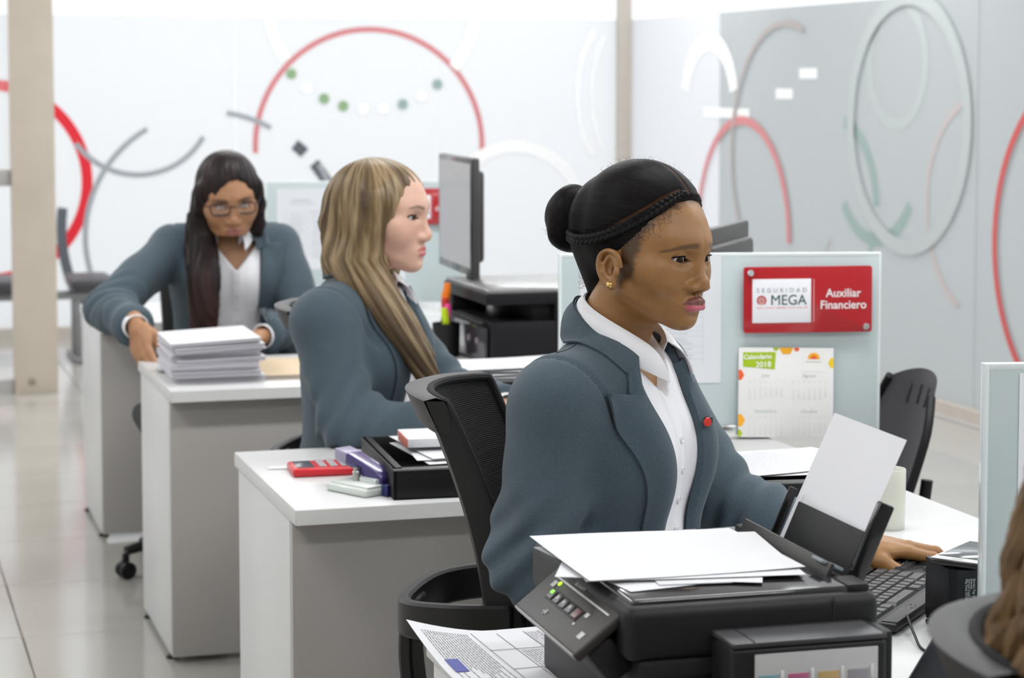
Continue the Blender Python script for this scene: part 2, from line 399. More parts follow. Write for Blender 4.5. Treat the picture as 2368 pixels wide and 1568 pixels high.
def npmesh(name, V, F, col=None, attrs=None, smooth=True, sharp=0):
    me = bpy.data.meshes.new(name); F = np.asarray(F); k = F.shape[1]
    me.vertices.add(len(V)); me.vertices.foreach_set('co', np.asarray(V, f32).ravel())
    me.loops.add(F.size); me.loops.foreach_set('vertex_index', F.ravel().astype(np.int32))
    me.polygons.add(len(F)); me.polygons.foreach_set('loop_start', np.arange(0, F.size, k, dtype=np.int32))
    me.polygons.foreach_set('use_smooth', np.full(len(F), smooth))
    me.update(calc_edges=True)
    if sharp: me.set_sharp_from_angle(angle=sharp)
    if col is not None:
        a = me.color_attributes.new('Col', 'FLOAT_COLOR', 'POINT'); c = np.ones((len(V), 4), f32); c[:, :3] = col; a.data.foreach_set('color', c.ravel())
    for n_, v in (attrs or {}).items():
        a = me.attributes.new(n_, 'FLOAT', 'POINT'); a.data.foreach_set('value', np.asarray(v, f32))
    return me
def joinVF(*vf):
    Vs, Fs, o = [], [], 0
    for V, F in vf: Vs.append(V); Fs.append(F + o); o += len(V)
    return np.concatenate(Vs), np.concatenate(Fs)
def march(f, O, D, t0, t1, n=60):
    """first hit along rays O + t D, t from t0 to t1 (outside -> inside)"""
    O = np.asarray(O, f32); D = np.asarray(D, f32) / np.linalg.norm(D); t = np.full(len(O), t0, f32)
    for _ in range(n): t = np.minimum(t + np.maximum(f(O + t[:, None] * D), -.02) * .8, t1)
    return O + t[:, None] * D
def ngrad(f, P, e=.002):
    g = np.zeros_like(P)
    for s_ in (V3(1, -1, -1), V3(-1, -1, 1), V3(-1, 1, -1), V3(1, 1, 1)): g += s_ * f(P + s_ * e)[:, None]
    return g / np.maximum(ln(g), 1e-6)[:, None]
def gridF(n, m):
    i, j = np.meshgrid(np.arange(n - 1), np.arange(m - 1), indexing='ij'); a = (i * m + j).ravel()
    return np.stack([a, a + m, a + m + 1, a + 1], 1)
def shell(G, thick, nrm=None):
    """G (n,m,3) grid -> closed thin sheet"""
    n, m = G.shape[:2]; P = G.reshape(-1, 3)
    if nrm is None:
        du = np.gradient(G, axis=0); dv = np.gradient(G, axis=1); N = np.cross(du, dv).reshape(-1, 3); N /= np.maximum(ln(N), 1e-9)[:, None]
    else: N = nrm
    F = gridF(n, m); Q = P - N * thick; o = len(P)
    idx = np.arange(n * m).reshape(n, m)
    rim = np.concatenate([idx[0, :], idx[1:, -1], idx[-1, -2::-1], idx[-2:0:-1, 0]]); nx = np.roll(rim, -1)
    S = np.stack([nx, rim, rim + o, nx + o], 1)
    return np.concatenate([P, Q]).astype(f32), np.concatenate([F, (F + o)[:, ::-1], S])
# ================================================================== people
ZT = [-.30, -.096, -.0505, -.0165, .0215, .10, .30]
def zwarp(Q, o):
    zw = o.get('zw')
    if zw is None: return Q
    Q = Q.copy(); Q[:, 2] = np.interp(Q[:, 2], [-.30 + .096 + zw[0]] + list(zw) + [.10, .30], ZT).astype(f32); return Q
def zinv(z, o):
    zw = o.get('zw'); return z if zw is None else float(np.interp(z, ZT, [-.30 + .096 + zw[0]] + list(zw) + [.10, .30]))
def head_sdf(P, o):
    """head in its own frame: origin between the ears, +y face, +x the person's right, z up"""
    Q0 = mx(P); Q = zwarp(Q0, o); nb = o.get('nose', 1.0); lp = o.get('lips', 1.0)
    d = ell(Q, (0, -.008, .045), (.0725, .094, .083))
    d = smin(d, ell(Q, (0, .034, .022), (.060, .056, .066)), .03)
    d = smin(d, ell(Q, (0, .030, -.030), (.053, .052, .062)), .03)
    d = smin(d, cap(Q, (.047, .012, -.040), (.012, .066, -.080), .016, .014), .026)
    d = smin(d, sph(Q, (0, .0755, -.0835), .0125), .022)
    d = smin(d, ell(Q, (.038, .056, -.010), (.024, .022, .027)), .024)
    d = smin(d, ell(Q, (.053, .036, .004), (.014, .026, .016)), .02)
    d = smin(d, ell(Q, (0, .070, -.050), (.029, .022, .025)), .02)
    d = smin(d, cap(Q, (.008, .0815, .040), (.042, .062, .044), .010, .008), .02)
    # sockets
    d = smax(d, -ell(Q, (.031, .0945, .0225), (.017, .0155, .0105)), .012)
    # nose
    n = cap(Q, (0, .0830, .028), (0, .0975, -.008), .0072, .0085)
    n = smin(n, sph(Q, (0, .0985, -.0165), .0108), .010)
    n = smin(n, ell(Q, (.0125 * nb, .0920, -.0205), (.0075 * nb, .0105, .0082)), .007)
    n = smin(n, cap(Q, (0, .0995, -.0215), (0, .088, -.031), .005, .005), .006)
    d = smin(d, n, .009)
    d = smax(d, -ell(Q, (.0068 * nb, .0945, -.0292), (.0034 * nb, .0058, .0045)), .003)
    # nasolabial / mouth
    d = smax(d, -cap(Q, (0, .0965, -.034), (0, .0965, -.040), .0022, .0028), .004)
    up, lo = lips_sdf(Q - V3(0, o.get('lip_y', 0), 0), lp)
    d = smin(d, up, .0045); d = smin(d, lo, .0045)
    d = smax(d, -cap(Q, (0, .1008, -.0503), (.0260, .0850, -.0514), .0008, .0004), .0016)
    d = smax(d, -ell(Q, (0, .0965, -.0695), (.016, .006, .005)), .009)
    # eyelids with an almond opening
    e = (.031, .0715, .0215); lid = sph(Q, e, .0140)
    d = smin(d, lid, .005)
    dx = Q[:, 0] - e[0]; dz = Q[:, 2] - e[2] - .08 * dx; w, hu, hl = .0150, o.get('eye_up', .0052), o.get('eye_lo', .0040)
    Ru = (w * w + hu * hu) / (2 * hu); Rl = (w * w + hl * hl) / (2 * hl)
    alm = np.maximum(np.sqrt(dx ** 2 + (dz + Ru - hu) ** 2) - Ru, np.sqrt(dx ** 2 + (dz - Rl + hl) ** 2) - Rl)
    alm = np.maximum(alm, e[1] + .002 - Q[:, 1])
    d = smax(d, -alm, .0012)
    # crease over the upper lid
    cr = [(e[0] - .010, .0872, e[2] + .0070), (e[0] - .006, .0868, e[2] + .0078), (e[0] + .003, .0862, e[2] + .0094), (e[0] + .016, .0765, e[2] + .003)]
    d = smax(d, -chain(Q, cr, [.0008] * len(cr), .002), .002)
    # ear
    if not o.get('noear'): d = smin(d, ear_sdf(Q0), .006)
    return d
def lips_sdf(Q, lp):
    up = chain(Q, [(0, .0945, -.0455), (.0045, .0952, -.0445), (.014, .0915, -.0468), (.0260, .0815, -.0512)], [.0052 * lp, .0054 * lp, .0044 * lp, .0012], .004)
    lo = chain(Q, [(0, .0940, -.0560), (.010, .0928, -.0558), (.0250, .0815, -.0518)], [.0066 * lp, .0060 * lp, .0012], .004)
    return up, lo
def spline(pts, n):
    pts = [Vector(p) for p in pts]; out = []
    q = [pts[0] * 2 - pts[1]] + pts + [pts[-1] * 2 - pts[-2]]
    for i in range(len(pts) - 1):
        a, b, c, d = q[i:i + 4]
        for k in range(n):
            t = k / n; out.append(.5 * ((2 * b) + (c - a) * t + (2 * a - 5 * b + 4 * c - d) * t * t + (3 * b - 3 * c + d - a) * t ** 3))
    return [tuple(v) for v in out] + [tuple(pts[-1])]

EAR_R = eul(0, 0, -24) @ eul(14, 0, 0)
def ear_sdf(Q):
    q = (Q - V3(.0726, .000, -.008)) @ EAR_R * V3(1, .74, 1.16)            # q: x out, y forward, z up
    out = [(0.000, .0150, .004), (.004, .0135, .022), (.0085, .003, .0315), (.0105, -.010, .0275), (.0105, -.0155, .012), (.009, -.0145, -.004), (.006, -.009, -.019), (.003, -.001, -.0275)]
    rs_ = np.interp(np.linspace(0, 1, 29), np.linspace(0, 1, 8), [.0030, .0034, .0034, .0036, .0036, .0034, .0032, .0030]); out = spline(out, 4)
    d = ell(q, (.0035, -.001, .004), (.0052, .0150, .0285))
    d = smax(d, -ell(q, (.010, .000, .005), (.0075, .0100, .0185)), .003)
    d = smin(d, chain(q, out, rs_, .0015), .0025)
    anti = [(.0060, -.001, .0215), (.0078, -.008, .0120), (.0078, -.0085, -.001), (.0060, -.003, -.0115)]
    d = smin(d, chain(q, anti, [.0026, .0028, .0028, .0026], .002), .003)
    d = smin(d, ell(q, (.0030, .0015, -.0235), (.0042, .0072, .0085)), .004)
    d = smin(d, ell(q, (.0040, .0115, -.004), (.0034, .0038, .0062)), .003)
    d = smax(d, -ell(q, (.0020, .004, -.001), (.005, .006, .0075)), .003)
    return d

def head_colors(V, o):
    """skin tones that belong to the skin itself: lips, brows, blush"""
    Vo = V; V = zwarp(V, o); Q = mx(V); base = V3(*o['skin']); c = np.tile(base, (len(V), 1))
    up, lo = lips_sdf(Q - V3(0, o.get('lip_y', 0), 0), o.get('lips', 1.0))
    zsplit = -.0505
    m_all = sstep(-np.minimum(up, lo), -.0014, -.0006) * (V[:, 1] > .075); sel = sstep(Q[:, 2] + .0508, -.0008, .0008); m_up = m_all * sel; m_lo = m_all * (1 - sel)
    blush = np.exp(-(ln((Q - V3(.040, .070, -.012)) * V3(1, .6, 1)) / .022) ** 2)[:, None] * .35
    c = c * (1 - blush) + V3(*o['blush']) * blush
    under = np.exp(-(ln((Q - V3(.030, .084, .006)) * V3(.7, .5, 1.6)) / .010) ** 2)[:, None] * .25
    c = c * (1 - under * .45)
    c = c + (V3(*o['lip_up']) - c) * m_up[:, None]; c = c + (V3(*o['lip_lo']) - c) * m_lo[:, None]
    # brows
    bx = Q[:, 0]; t = np.clip((bx - .012) / o.get('brow_len', .042), 0, 1)
    zc = .0385 + o.get('brow_arch', .006) * np.sin(np.clip(t * 1.25, 0, 1) * PI * .62) - .005 * t ** 2 + o.get('brow_dz', 0) + o.get('brow_tilt', 0) * (1 - 2.4 * t); hw = (.0040 * (1 - t) ** .5 + .0010) * o.get('brow_w', 1)
    m = sstep(hw - np.abs(V[:, 2] - zc), -.0012, .0016) * sstep(bx, .007, .017) * sstep(.014 + o.get('brow_len', .042) - bx, 0, .006) * (V[:, 1] > .03)
    c = c + (V3(*o['brow']) - c) * (m * o.get('brow_a', .75))[:, None]
    # lash line darkening = liner
    e = V3(.031, .0715, .0215); dx = Q[:, 0] - e[0]; dz = Q[:, 2] - e[2] - .08 * dx; w = .0150; hu = o.get('eye_up', .0052); Ru = (w * w + hu * hu) / (2 * hu)
    du = np.abs(np.sqrt(dx ** 2 + (dz + Ru - hu) ** 2) - Ru)
    m = sstep(.0014 - du, -.0006, .0008) * (dz > -.001) * (np.abs(dx) < .0165) * (V[:, 1] > .07)
    c = c + (V3(.02, .013, .010) - c) * (m * .85)[:, None]
    hl = o.get('eye_lo', .0040); Rl = (w * w + hl * hl) / (2 * hl); dl = np.abs(np.sqrt(dx ** 2 + (dz - Rl + hl) ** 2) - Rl)
    m = sstep(.0013 - dl, -.0006, .0008) * (dz < .001) * (np.abs(dx) < .0160) * (V[:, 1] > .07)
    c = c + (V3(.03, .017, .012) - c) * (m * .5)[:, None]
    if 'edges' in o:      # fine hair growing along the hairline
        dh = o['edges'](Vo); c = c + (V3(*o['brow']) - c) * dh[:, None]
    return np.clip(c, 0, 1)

def xform(V, M):
    A = np.array(M, f32); return V @ A[:3, :3].T + A[:3, 3]
def inv_pts(P, M):
    A = np.array(M.inverted(), f32); return P @ A[:3, :3].T + A[:3, 3]

SKIN_N = {}
def skin_mat(name, rough, sss):
    return mat(name, (.5, .3, .2), rough, sss=sss, attr='Col', bump=.10, bscale=900, var=.05, vscale=60)

# ---------- hands
def hand_prims(side, curl=(.35, .4, .45, .5), spread=.10, thumb=((.020, .012, -.008), (.040, .045, -.022), (.036, .068, -.030), (.032, .088, -.034)), bend=None, s=1.0):
    """hand in its own frame: wrist at the origin, fingers along +y, back of the hand up (+z), thumb towards +x * side"""
    pr = []
    base = [(.026, .088), (.009, .094), (-.009, .091), (-.026, .082)]; L = [(.040, .024, .019), (.045, .028, .020), (.041, .026, .020), (.032, .019, .018)]
    rr = [.0088, .0090, .0086, .0076]
    for k in range(4):
        x, y = base[k]; z = .002 - .004 * abs(k - 1); yaw = spread * (1.2 - k * .8); p = np.array([x, y, z]); pts = [np.array([x * .75, y * .45, 0]), p]; a = -.10
        cs = curl[k] if hasattr(curl[k], '__len__') else (curl[k] * .8, curl[k] * 1.1, curl[k] * .7)
        for j in range(3):
            a += cs[j]; d = np.array([math.sin(yaw) * math.cos(a), math.cos(yaw) * math.cos(a), -math.sin(a)])
            p = p + d * L[k][j]; pts.append(p)
        pr.append(([tuple(q * np.array([side, 1, 1]) * s) for q in pts], [v * s for v in (rr[k] * 1.05, rr[k] * 1.12, rr[k], rr[k] * .92, rr[k] * .80)]))
    pr.append(([tuple(np.array(q) * np.array([side, 1, 1]) * s) for q in thumb], [v * s for v in (.016, .0140, .0125, .0105)]))
    return pr
def hand_sdf(P, side, prims, s=1.0):
    q = P * V3(side, 1, 1) / s
    d = ell(q, (0, .052, -.002), (.040, .048, .0150)) * s
    d = smin(d, cap(q, (.002, -.022, 0), (0, .01, -.001), .023, .022) * s, .02 * s)
    d = smin(d, ell(q, (.022, .036, -.010), (.018, .028, .014)) * s, .012 * s)
    for pts, rs in prims: d = smin(d, chain(P, pts, rs, .004 * s), .006 * s)
    return d
def frame(o, ydir, zdir):
    y = Vector(ydir).normalized(); z = Vector(zdir); z = (z - y * z.dot(y)).normalized(); x = y.cross(z)
    M = Matrix((x, y, z)).transposed().to_4x4(); M.translation = o; return M

JACKET = mat('slate_blue_suiting', (.064, .092, .114), .80, spec=.25, bump=.30, bscale=1500, var=.16, vscale=420, sheen=.15)
SHIRT = mat('white_cotton_shirt', (.84, .84, .87), .75, bump=.12, bscale=700)
TROUSER = mat('dark_trouser_cloth', (.018, .020, .026), .85)
SHOE = mat('black_shoe_leather', (.012, .012, .012), .35)
NAIL = mat('fingernail', (.55, .36, .32), .25)
GOLD = mat('gold', (.85, .58, .18), .2, 1)

def vnoise(P, sc, seed=0):
    r = np.random.RandomState(seed); d = np.zeros(len(P), f32)
    for _ in range(7):
        k = r.normal(size=3); k = k / np.linalg.norm(k) * sc * r.uniform(.6, 1.5); d += np.sin(P @ k.astype(f32) + r.uniform(0, 6.28)).astype(f32)
    return d / 4.0

class Person:
    def __init__(s, name, label, x, y, heading, J, o):
        s.J, s.o = J, o
        s.root = None; s.label = label
        s.M = Matrix.Translation((x, y, 0)) @ Matrix.Rotation(R(heading - 90), 4, 'Z')
        # head frame: yaw (+ to her left), pitch (+ down), roll
        hy, hp, hr = o['head_rot']; hs = o.get('head_scale', 1.0)
        s.H = Matrix.Translation(J['head']) @ (Matrix.Rotation(R(hy), 4, 'Z') @ Matrix.Rotation(R(-hp), 4, 'X') @ Matrix.Rotation(R(hr), 4, 'Y')) @ Matrix.Scale(hs, 4); s.hs = hs
    # --- torso, shared by shirt and jacket
    def torso(s, P, grow=0):
        o = s.o; z0 = o.get('dz', 0); Q = mx(P); ln_ = o.get('lean', 0)
        Q = Q - np.stack([np.zeros(len(P)), ln_ * np.clip(P[:, 2] - .6, 0, 1), np.full(len(P), z0)], 1).astype(f32)
        b = o.get('bulk', 1.0)
        d = ell(Q, (0, -.01, .875), (.155 * b, .105 * b, .160))
        d = smin(d, ell(Q, (0, .0, .70), (.138 * b, .105 * b, .20)), .05)
        d = smin(d, ell(Q, (0, -.02, .55), (.175 * b, .13 * b, .12)), .05)
        d = smin(d, cap(Q, (.0, -.015, .98), (.130, -.018, .962), .060, .046), .05)
        d = smin(d, cap(Q, (0.02, -.025, .990), (.120, -.022, .958), .036, .030), .03)
        d = smin(d, ell(Q, (.064, .052 * b, .860), (.060, .056, .064)), .05)
        return d - grow
    def arm(s, P, side, grow=0):
        J = s.J; S, E, Wr = J['sh' + side], J['el' + side], J['wr' + side]; g = grow
        d = cap(P, S, E, .056 + g, .046 + g); d = smin(d, cap(P, E, Wr, .046 + g, .033 + g), .03)
        d = smin(d, sph(P, S, .058 + g), .02)
        return d
    def neck(s, P):
        h = s.H; a = h @ Vector((0, -.018, -.045)); nb = s.J['neck']
        return cap(P, tuple(a), nb, .050 * s.hs * .98, .056)
    def build(s):
        o, J = s.o, s.J; H = s.H
        res = o.get('res', .0022)
        # ---------------- body: head, neck, chest, arms, hands, legs in one mesh
        def fh(P):
            q = inv_pts(P, H); d = head_sdf(q, o) * s.hs
            return smin(d, s.neck(P), .022)
        hc = np.array(H.translation); zlo = J['neck'][2] - .02
        lo = np.minimum(hc - .135, [1e9, 1e9, zlo]); lo[2] = zlo
        Vh, Fh = iso(fh, lo, hc + np.array([.135, .135, .15]), res)
        ch = head_colors(inv_pts(Vh, H), o)
        parts = [(Vh, Fh)]; cols = [ch]
        def fb(P):
            d = s.torso(P, -.012)
            for sd in 'RL': d = smin(d, s.arm(P, sd, -.012), .03)
            for sx in (-1, 1):
                k = (sx * .10, .40, .47 + o.get('dz', 0)); d = smin(d, cap(P, (sx * .085, 0, .53 + o.get('dz', 0)), k, .072, .052), .03); d = smin(d, cap(P, k, (sx * .10, .36, .07), .050, .034), .02)
            return d
        Vb, Fb = iso(fb, (-.62, -.25, .0), (.62, .75, 1.12), .014, 1)
        parts.append((Vb, Fb)); cols.append(np.tile(V3(*o['skin']), (len(Vb), 1)))
        s.nails = []
        for sd, side in (('R', 1), ('L', -1)):
            hd = o['hand' + sd]
            if hd is None: continue
            Hm = frame(J['wr' + sd], hd['dir'], hd['up']); pr = hand_prims(-side, **hd.get('kw', {}))
            sc = o.get('hand_scale', 1.0)
            fhd = lambda P: hand_sdf(inv_pts(P, Hm) / sc, -side, pr) * sc
            c = np.array(Hm.translation) + np.array(Hm.to_3x3() @ Vector((0, .08, -.02)))
            V, F = iso(fhd, c - .15, c + .15, o.get('hres', .0024)); parts.append((V, F))
            cc = np.tile(V3(*o['skin']), (len(V), 1)); cols.append(cc)
            s.nails.append((Hm, pr, sc))
        V, F = joinVF(*parts)
        body = obj('person', npmesh('person', V, F, np.concatenate(cols)), o['skin_mat']); body.matrix_world = s.M
        tag(body, s.label, 'person', 'seated office workers' if not o.get('solo') else None); s.root = body
        s.eyes(); s.clothes()
        for Hm, pr, sc in s.nails:
            for pts, rs in pr:
                if len(pts) == 4 or True:
                    a, b = Vector(pts[-2]), Vector(pts[-1]); d = (b - a).normalized(); up = Vector((0, 0, 1)); up = (up - d * up.dot(d)).normalized()
                    if len(pts) == 4: up = (up * .55 + Vector((1 if pts[-1][0] > 0 else -1, 0, 0)) * .85); up = (up - d * up.dot(d)).normalized()
                    T = frame(b + up * rs[-1] * .72 + d * rs[-1] * .25, d, up)
                    me = MB().sphere((0, 0, 0), (rs[-1] * .62, rs[-1] * .85, rs[-1] * .32), u=12, v=8).mesh('fingernail')
                    n_ = obj('fingernail', me, o.get('nail', NAIL), body); n_.matrix_local = Hm @ Matrix.Scale(sc, 4) @ T
        return s
    def eyes(s):
        o = s.o
        for sx in (-1, 1):
            c = Vector((sx * .031, .0715, zinv(.0215, o))); g = Vector(o.get('gaze', (0, 1, -.1))).normalized()
            b = bmesh.new(); bmesh.ops.create_uvsphere(b, u_segments=48, v_segments=64, radius=.0122)
            b.transform(rot_to((0, 0, 1), g)); b.transform(Matrix.Translation(c))
            me = bpy.data.meshes.new('eye'); b.to_mesh(me); b.free()
            n = len(me.vertices); V = np.zeros(n * 3, f32); me.vertices.foreach_get('co', V); V = V.reshape(-1, 3) - V3(*c)
            a = np.arccos(np.clip((V @ V3(*g)) / .0122, -1, 1)) * .0122
            col = np.tile(V3(.62, .58, .55), (n, 1)); col[a < .0066] = o['iris']; col[(a > .0058) & (a < .0066)] = np.array(o['iris']) * .4; col[a < .0028] = .004
            at = me.color_attributes.new('Col', 'FLOAT_COLOR', 'POINT'); cc = np.ones((n, 4), f32); cc[:, :3] = col; at.data.foreach_set('color', cc.ravel())
            for p in me.polygons: p.use_smooth = True
            e = obj('eye', me, mat('eyeball', (.8, .8, .8), .07, attr='Col', spec=.14), s.root); e.matrix_local = s.H
            # lashes
            w, hu = .0150, o.get('eye_up', .0052); Ru = (w * w + hu * hu) / (2 * hu); rows = []
            for i in range(5, 15):
                dx = -w + 2 * w * i / 14; dz = math.sqrt(max(Ru * Ru - dx * dx, 0)) - Ru + hu; zz = dz + .08 * dx
                y = math.sqrt(max(.0141 ** 2 - dx * dx - zz * zz, 1e-6)); k = .35 + .65 * (i / 14)
                p0 = Vector((sx * (.031 + dx), .0715 + y, zinv(.0215 + zz, o))); L = o.get('lash', .006) * k
                d = Vector((sx * dx * 30 * .012, .9, .35)).normalized()
                rows.append([p0 - d * .0008, p0 + d * L * .55 + Vector((0, 0, .0002)), p0 + d * L + Vector((0, 0, .0016))])
            l = obj('eyelashes', MB().grid(rows, .0004), mat('lash_black', (.012, .009, .008), .6), s.root); l.matrix_local = s.H
    # ------------------------------------------------ clothes
    def jacket_sdf(s, P, folds=True):
        o, J = s.o, s.J
        d = s.torso(P, .012)
        for sd in 'RL':
            g = .010; S, E, Wr = [V3(*J[k + sd]) for k in ('sh', 'el', 'wr')]
            a = cap(P, S, E, .060 + g, .050 + g); a = smin(a, cap(P, E, Wr, .049 + g, .037 + g), .03)
            a = smin(a, sph(P, S, .060 + g), .02)
            # cuff end
            u = (Wr - E) / np.linalg.norm(Wr - E); a = smax(a, (P - (Wr - u * .012)) @ u, .004)
            if folds:
                de = ln(P - E); ua = (E - S) / np.linalg.norm(E - S)
                t = (P - E) @ (u - ua) / np.linalg.norm(u - ua); side = (P - E) @ (u + ua)
                ph = vnoise(P, 18, 3) * 1.6
                a = a + .0080 * np.sin(side * 95 + ph + t * 30) * np.exp(-(de / .085) ** 2)
                sf = (P - E) @ u; a = a + .0048 * np.sin(sf * 75 + vnoise(P, 22, 5) * 2.2) * sstep(sf, .02, .08)
                sa = (P - S) @ ua; a = a + .0062 * np.sin(((P - S) @ V3(.4, .6, .7)) * 60 + vnoise(P, 12, 9) * 2.0) * sstep(sa, .06, .16)
                # armhole seam
                nrm = (ua * .35 + V3(1 if sd == 'R' else -1, 0, -.05)); nrm /= np.linalg.norm(nrm)
                pl = (P - S) @ nrm + .012
                d = smin(d, a, .022) + .0042 * np.exp(-(pl / .0040) ** 2) * (ln(P - S) < .13)
            else: d = smin(d, a, .022)
        if folds:
            d = d + .0028 * vnoise(P, 26, 11) * sstep(P[:, 1], -.02, .06) + .0022 * vnoise(P, 45, 12)
        d = smax(d, o.get('hem', .50) - P[:, 2], .006)
        d = smax(d, -(s.neck_hole(P)), .006)
        return d
    def neck_hole(s, P):
        nb = s.J['neck']; n0 = V3(*nb); up = V3(0, .30, 1); up /= np.linalg.norm(up)
        q = P - n0; a = q @ up; r = ln(q - a[:, None] * up)
        return np.maximum(r - .066, -a - .045)
    def open_w(s, z):
        """half width of the jacket's front opening at height z"""
        zz = np.asarray(z, f32) - s.o.get('dz', 0); w0, w1 = s.o.get('open', (.072, .040))
        t = np.clip((1.03 - zz) / (1.03 - .60), 0, 1)
        return w0 + (w1 - w0) * sstep(t, 0, .8)
    def front_axis(s, P):
        return P[:, 0] - s.o.get('open_x', 0)
    def clothes(s):
        o, J = s.o, s.J; dz = o.get('dz', 0); res = o.get('cres', .005)
        root = s.root
        jk = lambda P: s.jacket_sdf(P)
        def fj(P):
            d = s.jacket_sdf(P); inner = d + .010
            cut = np.maximum(np.abs(s.front_axis(P)) - s.open_w(P[:, 2]), .0 - P[:, 1])
            return smax(d, -np.maximum(cut, -1), .004)
        pts = np.array([J[k] for k in ('shR', 'shL', 'elR', 'elL', 'wrR', 'wrL')]); lo = np.minimum(pts.min(0) - .1, [-.26, -.22, o.get('hem', .5) - .03]); hi = np.maximum(pts.max(0) + .1, [.26, .24, 1.14 + dz])
        V, F = iso(fj, lo, hi, res)
        j = obj('jacket', npmesh('jacket', V, F), JACKET, root)
        # shirt
        def fs(P):
            d = s.torso(P, .004) + .0022 * vnoise(P, 40, 21) * sstep(P[:, 1], 0, .05) + .0012 * np.sin(P[:, 0] * 260 + vnoise(P, 10, 4)) * np.exp(-((P[:, 2] - .70 - dz) / .10) ** 2)
            d = smin(d, np.maximum(s.neck(P) - .004, P[:, 2] - (J['neck'][2] + .012 + (J['neck'][1] - P[:, 1]) * .35)), .02)
            # buttoned front edge: a placket 26 mm wide, raised
            ax = s.front_axis(P); d = d - .0022 * sstep(.013 - np.abs(ax), -.0015, .0015) * (P[:, 1] > .02)
            vcut = np.maximum(np.maximum(np.abs(ax) - .8 * np.clip(P[:, 2] - (o.get('vneck', .955) + dz), 0, 1), -(P[:, 1] - .01)), o.get('vneck', .955) + dz - P[:, 2])
            return smax(smax(d, .50 - P[:, 2], .005), -vcut, .003)
        V, F = iso(fs, (-.24, -.20, .48), (.24, .24, J['neck'][2] + .05), o.get('sres', .004))
        sh = obj('shirt', npmesh('shirt', V, F), SHIRT, root)
        fsh = lambda P: s.torso(P, .004)
        # buttons down the placket
        zs = [z + dz for z in o.get('buttons', (.93, .885, .84, .795, .70, .65))]
        O = np.array([[o.get('open_x', 0), .5, z] for z in zs], f32); hit = march(fs, O, (0, -1, 0), 0, .6); N = ngrad(fs, hit)
        for p, n in zip(hit, N):
            b = obj('button', MB().lathe([(0, .0016), (.0030, .0016), (.0046, .0026), (.0054, .0020), (.0054, 0)], 16), mat('pearl_button', (.80, .78, .80), .2, coat=.6), sh); b.matrix_local = Matrix.Translation(p) @ rot_to((0, 0, 1), n)
            obj('stitch', MB().box((0, 0, .0030), (.0030, .0016, .0016)), mat('red_thread', (.55, .02, .02), .6), b)
            b.scale = (1, 1, 1)
        for c in list(sh.children):      # stitches sit on the shirt with their buttons
            for k in list(c.children):
                k.parent = sh; k.matrix_local = c.matrix_local
        # trousers + shoes
        def ft(P):
            d = smax(s.torso(P, .006), P[:, 2] - (.60 + dz), .01)
            for sx in (-1, 1):
                k = (sx * .10, .41, .48 + dz); d = smin(d, cap(P, (sx * .085, 0, .53 + dz), k, .084, .064), .02); d = smin(d, cap(P, k, (sx * .10, .36, .10), .062, .052), .02)
            return smax(d, .075 - P[:, 2], .004)
        V, F = iso(ft, (-.26, -.22, .05), (.26, .52, .64), .014, 1); obj('trousers', npmesh('trousers', V, F), TROUSER, root)
        for sx in (-1, 1):
            V, F = iso(lambda P: smax(smin(ell(P, (sx * .10, .43, .035), (.042, .105, .036)), cap(P, (sx * .10, .35, .04), (sx * .10, .36, .10), .036, .040), .02), .004 - P[:, 2], .003), (sx * .10 - .07, .28, 0), (sx * .10 + .07, .56, .14), .009, 1)
            obj('shoe', npmesh('shoe', V, F), SHOE, root)
        # cuffs of the shirt
        for sd in 'RL':
            E, Wr = Vector(J['el' + sd]), Vector(J['wr' + sd]); u = (Wr - E).normalized()
            obj('shirt_cuff', MB().lathe([(.031, -.05), (.0335, -.03), (.0345, .004), (.0325, .006), (.030, .002), (.029, -.03)], 28, M=Matrix.Translation(Wr) @ rot_to((0, 0, 1), u)), SHIRT, root)
        s.lapels(jk); s.collars()
        if o.get('seams'): s.seams()
        if o.get('pin'):
            z_ = .915 + dz; w_ = float(s.open_w(np.array([z_]))[0]); p = march(jk0 := (lambda P: s.jacket_sdf(P, False)), np.array([[o.get('open_x', 0) - w_ + .004, .5, z_]], f32), (0, -1, 0), 0, .6)[0] + V3(0, .016, 0)
            b = obj('lapel_pin', MB().lathe([(0, .003), (.006, .003), (.007, 0)], 18, M=Matrix.Translation(p) @ rot_to((0, 0, 1), (.5, 1, 0))), mat('pin_red', (.7, .03, .02), .3), root, label='small red and black lapel pin')
            obj('pin_clip', MB().box(tuple(p + V3(-.012, -.003, .001)), (.014, .010, .010), .002), BLACK, b)
